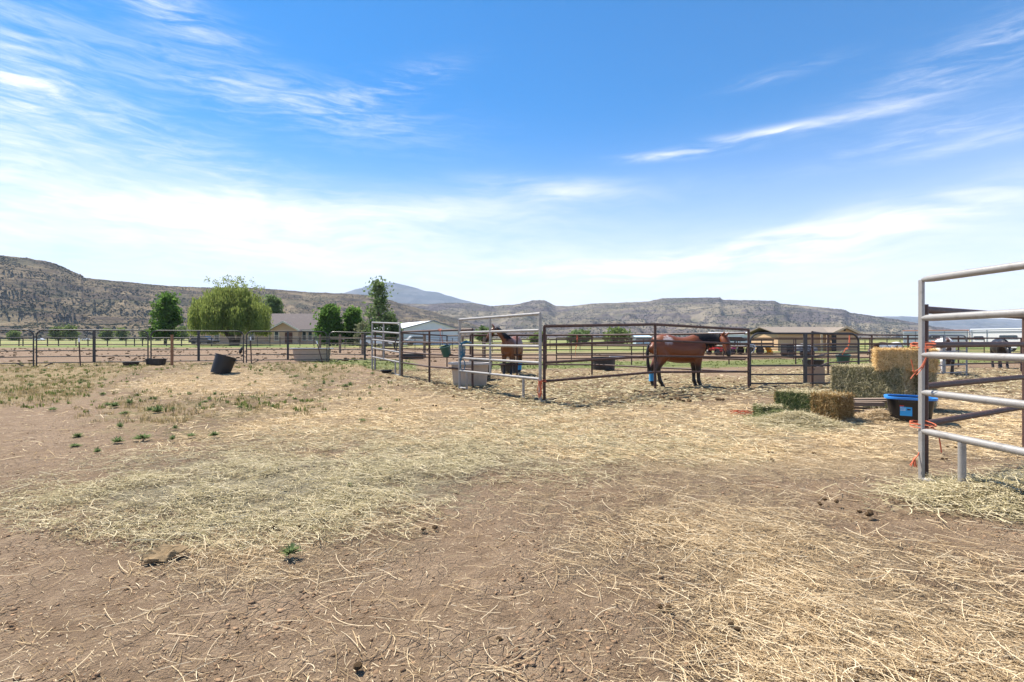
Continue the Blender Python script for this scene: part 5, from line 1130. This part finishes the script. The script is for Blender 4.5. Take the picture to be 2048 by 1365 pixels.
M_ROOFT = mat('tan_shingles', (0.19, 0.155, 0.125), .9, 0, .2, 3, .4, 14); M_METW = siding('white_metal_sheet', (0.62, 0.65, 0.68), 0, 0); M_METR = mat('white_metal_roof', (0.78, 0.79, 0.80), .35, .15, .05, 2)
M_GLASS = mat('window_glass', (0.035, 0.055, 0.07), .08, 0, .3, .8); M_TRIM = mat('cream_trim', (0.72, 0.69, 0.62), .6); M_DOOR = mat('dark_red_door', (0.10, 0.03, 0.025), .5); M_DARK = mat('dark_doorway', (0.008, 0.008, 0.009), .6)
def wall_window(parent, x0, x1, z0, z1, y, trim=.12):
    f = MB()
    f.box(((x0 + x1) / 2, y, z1 + trim / 2), (x1 - x0 + 2 * trim, .10, trim)).box(((x0 + x1) / 2, y, z0 - trim / 2), (x1 - x0 + 2 * trim, .10, trim))
    f.box((x0 - trim / 2, y, (z0 + z1) / 2), (trim, .10, z1 - z0)).box((x1 + trim / 2, y, (z0 + z1) / 2), (trim, .10, z1 - z0))
    f.box(((x0 + x1) / 2, y + .0, z0 + (z1 - z0) * .55), (x1 - x0, .08, .06))
    w_ = f.build('window', M_TRIM, parent, False)
    MB().box(((x0 + x1) / 2, y + .02, (z0 + z1) / 2), (x1 - x0, .03, z1 - z0)).build('pane', M_GLASS, w_, False)
def slab(mb, a, b, c, d, th):
    a, b, c, d = [Vector(q) for q in (a, b, c, d)]; n = (b - a).cross(d - a).normalized() * th; mb.prism([a, b, c, d], a, a + n)
def house():
    d0 = 96.0; xl = X(385, d0); g0 = gz(-40, d0); root = thing('ranch_house', 'long beige ranch house with brown shingle roof and white trimmed gable', 'house', (xl, d0, g0), 0); LX = X(694, d0) - xl; Hh = 2.75; dep = 11.0; rz_ = 6.0
    w_ = MB().box((LX / 2, dep / 2, Hh / 2 - .2), (LX, dep, Hh + .4))
    w_.prism([(0, 0.0, Hh + .2), (0, dep, Hh + .2), (0, dep / 2, rz_ - .2)], (0, 0, 0), (0.2, 0, 0)).prism([(LX - .2, 0, Hh + .2), (LX - .2, dep, Hh + .2), (LX - .2, dep / 2, rz_ - .2)], (0, 0, 0), (.2, 0, 0))
    w_.build('wall', M_BEIGE, root, False)
    r = MB(); slab(r, (-.6, -.7, Hh - .12), (LX + .6, -.7, Hh - .12), (LX + .6, dep / 2, rz_), (-.6, dep / 2, rz_), .18); slab(r, (LX + .6, dep + .7, Hh - .12), (-.6, dep + .7, Hh - .12), (-.6, dep / 2, rz_), (LX + .6, dep / 2, rz_), .18); rf = r.build('roof', M_ROOF, root, False)
    MB().box((LX * .3, dep * .55, rz_ + .3), (.7, .6, 1.2)).build('chimney', M_BEIGE, rf, False)
    MB().box((LX / 2, -.74, Hh - .12), (LX + 1.2, .06, .22)).build('gutter', M_TRIM, root, False)
    gx0, gx1 = X(548, d0) - xl, X(602, d0) - xl; gm = (gx0 + gx1) / 2; gh = Z(644.5, d0 - 1.6) - g0
    g = MB(); g.prism([(gx0, -1.4, -.2), (gx1, -1.4, -.2), (gx1, -1.4, Hh), (gm, -1.4, gh), (gx0, -1.4, Hh)], (0, 0, 0), (0, 1.4, 0)); g.build('gable_wall', M_BEIGE, root, False)
    r = MB(); e = .55; k = (gh - Hh) / (gm - gx0)
    slab(r, (gm, -1.95, gh + .1), (gx0 - e, -1.95, Hh - k * e + .1), (gx0 - e, 3.5, Hh - k * e + .1), (gm, 3.5, gh + .1), .14); slab(r, (gx1 + e, -1.95, Hh - k * e + .1), (gm, -1.95, gh + .1), (gm, 3.5, gh + .1), (gx1 + e, 3.5, Hh - k * e + .1), .14); r.build('gable_roof', M_ROOF, root, False)
    t = MB(); t.prism([(gx0 - e, -1.99, Hh - k * e - .12), (gm, -1.99, gh - .12), (gm, -1.99, gh + .22), (gx0 - e, -1.99, Hh - k * e + .22)], (0, 0, 0), (0, .035, 0)); t.prism([(gm, -1.99, gh - .12), (gx1 + e, -1.99, Hh - k * e - .12), (gx1 + e, -1.99, Hh - k * e + .22), (gm, -1.99, gh + .22)], (0, 0, 0), (0, .035, 0)); t.build('gable_trim', M_TRIM, root, False)
    xx = lambda px: X(px, d0 - 1.4) - xl
    dr = MB().box(((xx(570) + xx(585)) / 2, -1.42, 1.05), (xx(585) - xx(570), .08, 2.3)).build('door', M_DOOR, root, False); MB().box((xx(584) - .1, -1.5, 1.05), (.06, .06, .12)).build('handle', M_RIM, dr, False)
    for a, b_ in ((539, 546.5), (549.5, 557)): wall_window(root, X(a, d0) - xl if a < 548 else xx(a), X(b_, d0) - xl if a < 548 else xx(b_), .75, 2.3, -.02 if a < 548 else -1.42)
    for a, b_ in ((605, 612), (617, 624), (629, 637), (498, 508), (430, 438), (460, 468), (642, 650)): wall_window(root, X(a, d0) - xl, X(b_, d0) - xl, .75, 2.3, -.02)
house()
def barn():
    a = Vector((X(806, 83), 83, 0)); b_ = Vector((X(917, 88.5), 88.5, 0)); u = (b_ - a).normalized(); v = Vector((-u.y, u.x, 0)); L = (b_ - a).length; g0 = gz(a.x, 83); root = thing('metal_barn', 'white metal barn with low gable behind the bucket fence', 'barn', (a.x, a.y, g0), math.atan2(u.y, u.x)); dep = 22; Hh = 2.75; pk = 4.15; xm = L * .52
    w_ = MB().prism([(0, 0, -.3), (L, 0, -.3), (L, 0, Hh), (xm, 0, pk), (0, 0, Hh)], (0, 0, 0), (0, dep, 0)); w_.build('wall', M_METW, root, False)
    r = MB(); slab(r, (xm, -.3, pk + .03), (-.35, -.3, Hh - .08), (-.35, dep + .3, Hh - .08), (xm, dep + .3, pk + .03), .12); slab(r, (L + .35, -.3, Hh - .08), (xm, -.3, pk + .03), (xm, dep + .3, pk + .03), (L + .35, dep + .3, Hh - .08), .12); r.build('roof', M_METR, root, False)
    MG = mat('grey_trim', (0.16, 0.19, 0.22), .5)
    t = MB(); t.prism([(-.35, -.335, Hh - .2), (xm, -.335, pk - .09), (xm, -.335, pk + .10), (-.35, -.335, Hh + .0)], (0, 0, 0), (0, .03, 0)); t.prism([(xm, -.335, pk - .09), (L + .35, -.335, Hh - .2), (L + .35, -.335, Hh), (xm, -.335, pk + .10)], (0, 0, 0), (0, .03, 0)); t.box((0.06, -.02, Hh / 2), (.14, .05, Hh)).box((L - .06, -.02, Hh / 2), (.14, .05, Hh)); t.build('trim', MG, root, False)
    dr = MB().box((L * .52, -.04, 1.2), (3.6, .06, 2.5)).build('sliding_door', mat('pale_metal_door', (.55, .58, .61), .5, 0, .04, 2), root, False)
    MB().box((L * .52, -.09, 2.5), (4.0, .08, .14)).build('door_track', MG, dr, False)
    for q in (-1.8, 1.8): MB().box((L * .52 + q, -.085, 1.2), (.07, .03, 2.46)).build('door_edge', MG, dr, False)
barn()
def shed():
    d0 = 57.0; g0 = gz(36, d0); xl = X(1556, d0); root = thing('tan_shed', 'long tan shed with front gable and dark doorway beyond the right pens', 'shed', (xl, d0, g0), 0); LX = X(1703, d0) - xl; Hh = 1.98; dep = 7; rz_ = 2.75
    g1 = X(1652, d0) - xl
    MB().box((LX / 2, dep / 2, Hh / 2 - .15), (LX, dep, Hh + .3)).build('wall', M_TAN, root, False)
    r = MB(); slab(r, (-.4, -.4, Hh - .03), (LX + .3, -.4, Hh - .03), (LX + .3, dep / 2, rz_), (-.4, dep / 2, rz_), .1); slab(r, (LX + .3, dep + .4, Hh - .03), (-.4, dep + .4, Hh - .03), (-.4, dep / 2, rz_), (LX + .3, dep / 2, rz_), .1); r.build('roof', M_ROOFT, root, False)
    gm = (g1 + LX) / 2; gh = Z(655.5, d0 - 1) - g0
    MB().prism([(g1, -1, -.2), (LX, -1, -.2), (LX, -1, Hh), (gm, -1, gh), (g1, -1, Hh)], (0, 0, 0), (0, 1, 0)).build('gable_wall', M_TAN, root, False)
    r = MB(); e = .35; k = (gh - Hh) / (gm - g1)
    slab(r, (gm, -1.35, gh + .06), (g1 - e, -1.35, Hh - k * e + .06), (g1 - e, 3, Hh - k * e + .06), (gm, 3, gh + .06), .1); slab(r, (LX + e, -1.35, Hh - k * e + .06), (gm, -1.35, gh + .06), (gm, 3, gh + .06), (LX + e, 3, Hh - k * e + .06), .1); r.build('gable_roof', M_ROOFT, root, False)
    t = MB(); MTT = mat('tan_trim', (.52, .40, .26), .6)
    t.prism([(g1 - e, -1.39, Hh - k * e - .08), (gm, -1.39, gh - .08), (gm, -1.39, gh + .16), (g1 - e, -1.39, Hh - k * e + .16)], (0, 0, 0), (0, .03, 0)).prism([(gm, -1.39, gh - .08), (LX + e, -1.39, Hh - k * e - .08), (LX + e, -1.39, Hh - k * e + .16), (gm, -1.39, gh + .16)], (0, 0, 0), (0, .03, 0)); t.build('gable_trim', MTT, root, False)
    xx = lambda px: X(px, d0 - 1) - xl
    MB().box(((xx(1663) + xx(1672.5)) / 2, -1.01, .95), (xx(1672.5) - xx(1663), .05, 1.9)).build('doorway', M_DARK, root, False)
    MB().box((gm, -1.01, Z(661, d0) - g0), (.22, .05, .22)).build('vent', M_DARK, root, False)
    for a, b_ in ((1652.5, 1657), (1641, 1645)): MB().box(((xx(a) + xx(b_)) / 2, -1.03, Hh / 2), (xx(b_) - xx(a), .06, Hh)).build('corner_board', MTT, root, False)
shed()

# ------------------------------------------------------------------ trailers at the right
M_ALU = mat('white_aluminium', (0.74, 0.72, 0.69), .5, 0.0, .06, 4); M_REDROOF = mat('faded_red_trim', (0.52, 0.25, 0.17), .6, 0, .2, 6)
def trailer(label, A, B, H, base, wins, roofm, wheels, group='horse trailers parked beyond the pens', seams=()):
    A = Vector((A[0], A[1], gz(*A))); B = Vector((B[0], B[1], gz(*B))); D = B - A; L = D.length; root = thing('horse_trailer', label, 'trailer', A, math.atan2(D.y, D.x), group); w_ = 2.1
    MB().box((L / 2, w_ / 2, (base + H) / 2), (L, w_, H - base)).build('body', M_ALU, root, False, .05)
    MB().box((L / 2, w_ / 2, H + .05), (L + .06, w_ + .06, .13)).build('roof', roofm, root, False, .03)
    MB().box((L / 2, -.03, H - .22), (L, .04, .06)).build('rail_trim', mat('grey_trim', (0, 0, 0)), root, False)
    for x0, x1, z0, z1 in wins:
        m = MB(); rr = .08; pts = []
        for cx, cz, a0 in ((x1 - rr, z1 - rr, 0), (x0 + rr, z1 - rr, 90), (x0 + rr, z0 + rr, 180), (x1 - rr, z0 + rr, 270)):
            for q in range(4): pts.append((cx + rr * math.cos(math.radians(a0 + q * 30)), -.02, cz + rr * math.sin(math.radians(a0 + q * 30))))
        m.prism(pts, (0, 0, 0), (0, -.03, 0)); m.build('window', M_GLASS, root, False)
    for x in seams: MB().box((x, -.015, (base + H) / 2), (.05, .04, H - base - .1)).build('door_seam', mat('grey_trim', (0, 0, 0)), root, False)
    for x in wheels:
        w1 = MB().tube([(x, -.02, .36), (x, .22, .36)], .36, 18).build('wheel', M_BLACK, root); MB().tube([(x, -.04, .36), (x, .0, .36)], .19, 14).build('rim', M_RIM, w1)
        MB().prism([(x - .5, 0, .38), (x + .5, 0, .38), (x + .42, 0, .80), (x - .42, 0, .80)], (0, 0, 0), (0, -.10, 0)).build('fender', M_ALU, root, False)
    return root
trailer('white horse trailer with faded red roof edge behind the straw bale', (X(1806, 62), 62.0), (X(1938, 58), 58.0), 2.3, .5, [(2.0, 2.7, 1.45, 1.72), (2.8, 3.5, 1.45, 1.72)], M_REDROOF, (2.6, 3.5), seams=(1.2, 3.9, 5.9))
trailer('white horse trailer with two dark rounded windows at the far right', (X(1941, 57.5), 57.5), (X(2110, 51), 51.0), 2.4, .5, [(.3, 1.2, 1.36, 1.68), (2.6, 4.1, 1.42, 1.76)], M_METR, (2.6, 3.6), seams=(.12, 1.5, 4.6))

# ------------------------------------------------------------------ fences of the arena and the fields
M_FD = mat('dark_fence_pipe', (0.05, 0.038, 0.033), .7, 0, .3, 8)
xs = lambda L, d: [(X(p, d), d) for p in L]
pipe_fence('dark pipe fence between arena and golden field at far left', xs([-120, -60, 0, 38, 46, 95, 117, 152, 176, 215, 252, 269, 285, 333, 363, 395, 423], 74), heights=(1.25, .8), r=.045, m=M_FD, pr=.075)
pipe_fence('thin dark fence in front of the beige house', xs([423, 460, 500, 515, 540, 560, 600, 628, 660, 690], 72), heights=(1.35, .95, .5), r=.035, m=M_FD, pr=.05)
pipe_fence('fence of brown wooden posts and thin rails behind the small panel', [(X(640, 44), 44), (X(680, 42), 42), (X(725, 38), 38), (X(767, 34.5), 34.5), (X(849, 34.0), 34.0), (X(925, 34.0), 34.0), (X(969, 33.8), 33.8)], heights=(1.25, .85, .45), r=.016, m=M_WOOD, pr=.095, tops=1.55)
pipe_fence('low wire fence with thin posts by the white barn', xs([690, 720, 742, 800, 830, 880, 905, 930, 985, 1005, 1030, 1080, 1140], 52), heights=(1.30, .95, .55), r=.014, m=M_FD, pr=.035)
pipe_fence('thin field fence far beyond the standing bay horse', xs([1100, 1160, 1215, 1260, 1300, 1360, 1420, 1480, 1540, 1600, 1660, 1730, 1800, 1900, 2000, 2120], 62), heights=(1.2, .75, .4), r=.022, m=M_FD, pr=.045)

# ------------------------------------------------------------------ small far things
def car(label, px, d, rz, col, L=4.4, H=1.5, cat='car', pick=False):
    p = at(px, d); root = thing('parked_car', label, cat, p, rz, 'vehicles parked in the distance'); m = mat('paint_' + label[:14], col, .3, .1, .03, 1, coat=.5); w_ = 1.75
    prof = [(-L / 2, .35), (L / 2, .35), (L / 2, .75), (L * .28, .92), (L * .14, H), (-L * .30, H), (-L * .42, .95), (-L / 2, .9)]
    MB().prism([(x, -w_ / 2, z) for x, z in prof], (0, 0, 0), (0, w_, 0)).build('body', m, root, False, .04)
    MB().prism([(L * .235, -w_ / 2 - .01, .98), (L * .13, -w_ / 2 - .01, H - .1), (-L * .27, -w_ / 2 - .01, H - .1), (-L * .36, -w_ / 2 - .01, .98)], (0, 0, 0), (0, w_ + .02, 0)).build('window', M_GLASS, root, False)
    for x in (-L * .31, L * .31):
        for y in (-w_ / 2 + .08, w_ / 2 - .08): MB().tube([(x, y - .1, .33), (x, y + .1, .33)], .33, 14).build('wheel', M_BLACK, root)
car('tiny white car far across the field at left', 80, 270, .1, (.7, .7, .72)); car('tiny pale car on the far road behind the second gate', 172, 300, 0, (.6, .6, .62))
car('white car parked right of the house trees', 752, 70, .3, (.7, .71, .73)); car('silver car parked in front of the white barn door', 838, 78, .4, (.55, .57, .6)); car('dark car parked by the willow left of the house', 408, 88, 0, (.03, .03, .035))
car('white pickup far beyond the pens at centre right', 1468, 72, .1, (.66, .69, .72), 5.4, 1.7)
o = thing('field_shed', 'small pale blue shed far beyond the standing bay', 'shed', at(1287, 120), 0); MB().box((0, 1.5, .85), (3.6, 3, 1.7)).build('wall', mat('pale_blue_wall', (.50, .60, .68), .6), o, False); MB().prism([(-2.0, -.2, 1.68), (2.0, -.2, 1.68), (2.0, 3.2, 2.2), (-2.0, 3.2, 2.2)], (0, 0, 0), (0, 0, .1)).build('roof', mat('pale_blue_roof', (.45, .60, .72), .5), o, False); MB().box((.2, -.02, .8), (.5, .05, .4)).build('window', M_GLASS, o, False)
o = thing('long_shed', 'low white roofed shed far behind the corner post', 'shed', at(1478, 110), .05); MB().box((0, 2, 1.0), (9, 4, 2.2)).build('wall', mat('pale_blue_wall', (0, 0, 0)), o, False); MB().prism([(-5, -.4, 2.08), (5, -.4, 2.08), (5, 4.4, 2.7), (-5, 4.4, 2.7)], (0, 0, 0), (0, 0, .12)).build('roof', M_METR, o, False)
# red riding mower and other machinery behind the standing bay
def mower(label, px, d, col, rz):
    root = thing('riding_mower', label, 'mower', at(px, d), rz, 'farm machines behind the pens'); m = mat('machine_' + label[:8], col, .4, 0, .05, 3)
    MB().prism([(.1, -.3, .3), (.95, -.3, .3), (.95, -.3, .72), (.75, -.3, .82), (.1, -.3, .80)], (0, 0, 0), (0, .6, 0)).build('hood', m, root, False, .03); MB().prism([(-.75, -.4, .45), (.1, -.4, .35), (.1, -.4, .45), (-.35, -.4, .62), (-.75, -.4, .72)], (0, 0, 0), (0, .8, 0)).build('fender', m, root, False, .03)
    MB().box((-.42, 0, .78), (.42, .45, .10)).box((-.64, 0, 1.0), (.10, .45, .45), 0, 0, -.2).build('seat', M_BLACK, root, False, .03); MB().tube([(.1, 0, .78), (-.06, 0, 1.05)], .025, 6).tube([(-.06 + .17 * math.cos(a) * .4, .17 * math.sin(a), 1.05 + .17 * math.cos(a) * .9 * .4) for a in np.linspace(0, 6.28, 13)], .015, 5).build('steering_wheel', M_BLACK, root)
    for x, r in ((-.45, .26), (.62, .19)):
        for y in (-.42, .42): MB().tube([(x, y - .1, r), (x, y + .1, r)], r, 14).build('wheel', M_BLACK, root)
mower('red riding mower beyond the chin of the standing bay', 1433, 44, (.55, .02, .015), .5); mower('pink red riding mower right of the bay head', 1454, 45, (.42, .05, .14), 2.6)
root = thing('dump_trailer', 'dark flat trailer with posts behind the corner post', 'trailer', at(1500, 46), .1); MB().box((0, 0, .75), (3.6, 1.7, .12)).build('bed', M_BLACK, root, False, .02)
for x in (-1.7, -.6, .6, 1.7): MB().box((x, -.83, 1.1), (.07, .05, .6)).build('stake', M_BLACK, root, False)
for z in (1.0, 1.3): MB().box((0, -.87, z), (3.5, .03, .12)).build('side_board', M_FD, root, False)
for x in (-.5, .5):
    for y in (-.75, .75): MB().tube([(x, y - .12, .34), (x, y + .12, .34)], .34, 14).build('wheel', M_BLACK, root)
root = thing('loader_bucket', 'bright yellow loader bucket standing left of the tan shed', 'loader bucket', at(1537, 45), .2); root.scale = (.8, .8, .8); MY = mat('yellow_paint', (.66, .33, .02), .45, 0, .1, 4)
MB().prism([(-.35, -.35, 0), (.25, -.35, 0), (.35, -.35, .25), (-.1, -.35, .95), (-.25, -.35, .95), (.1, -.35, .3)], (0, 0, 0), (0, .04, 0)).prism([(-.35, .35, 0), (.25, .35, 0), (.35, .35, .25), (-.1, .35, .95), (-.25, .35, .95), (.1, .35, .3)], (0, 0, 0), (0, .04, 0)).build('side_plate', MY, root, False); MB().prism([(-.25, -.31, .95), (-.18, -.31, .95), (.30, -.31, .25), (.22, -.31, .22)], (0, 0, 0), (0, .66, 0)).box((-.05, .02, .03), (.6, .66, .05)).build('back_plate', MY, root, False)
root = thing('covered_implement', 'grey tarp covered machine with black end before the tan shed', 'farm machine', at(1602, 40), .05)
tp = MB(); bm_ = []; n = 18
for i in range(n + 1):
    x = -.9 + 1.9 * i / n
    for k in range(9):
        a = math.pi * k / 8; bm_.append((x, -math.cos(a) * (.55 + .05 * math.sin(x * 9)), .45 + math.sin(a) ** .6 * (.50 + .10 * math.sin(x * 4 + 1) + .05 * math.sin(x * 13 + k))))
tp.add(bm_, [(i * 9 + k, (i + 1) * 9 + k, (i + 1) * 9 + k + 1, i * 9 + k + 1) for i in range(n) for k in range(8)] + [tuple(range(9)), tuple(n * 9 + k for k in range(8, -1, -1))]); tp.build('tarp', mat('grey_tarp', (.17, .17, .18), .6, 0, .4, 5, .3, 12, col2=(.42, .42, .42), c2scale=4), root)
MB().box((-1.15, 0, .62), (.55, .9, .85)).build('engine_box', M_BLACK, root, False, .06)
for x in (-1.1, .5):
    for y in (-.45, .45): MB().tube([(x, y - .1, .28), (x, y + .1, .28)], .28, 14).build('wheel', M_BLACK, root)
root = thing('utility_pole', 'thin wooden utility pole far away at left', 'utility pole', at(126, 270), 0); MB().tube([(0, 0, -.5), (0, 0, 11)], [.17, .12], 8).build('pole', M_WOOD, root); MB().box((0, 0, 10.2), (2.2, .12, .14)).build('crossarm', M_WOOD, root, False)
o = MB().box((0, 0, .03), (2.6, .55, .10)).build('metal_sheet', M_METR, None, False, .01); o.location = at(1252, 40); tag(o, 'long white metal sheet lying on the grass beyond the pen', 'metal sheet')
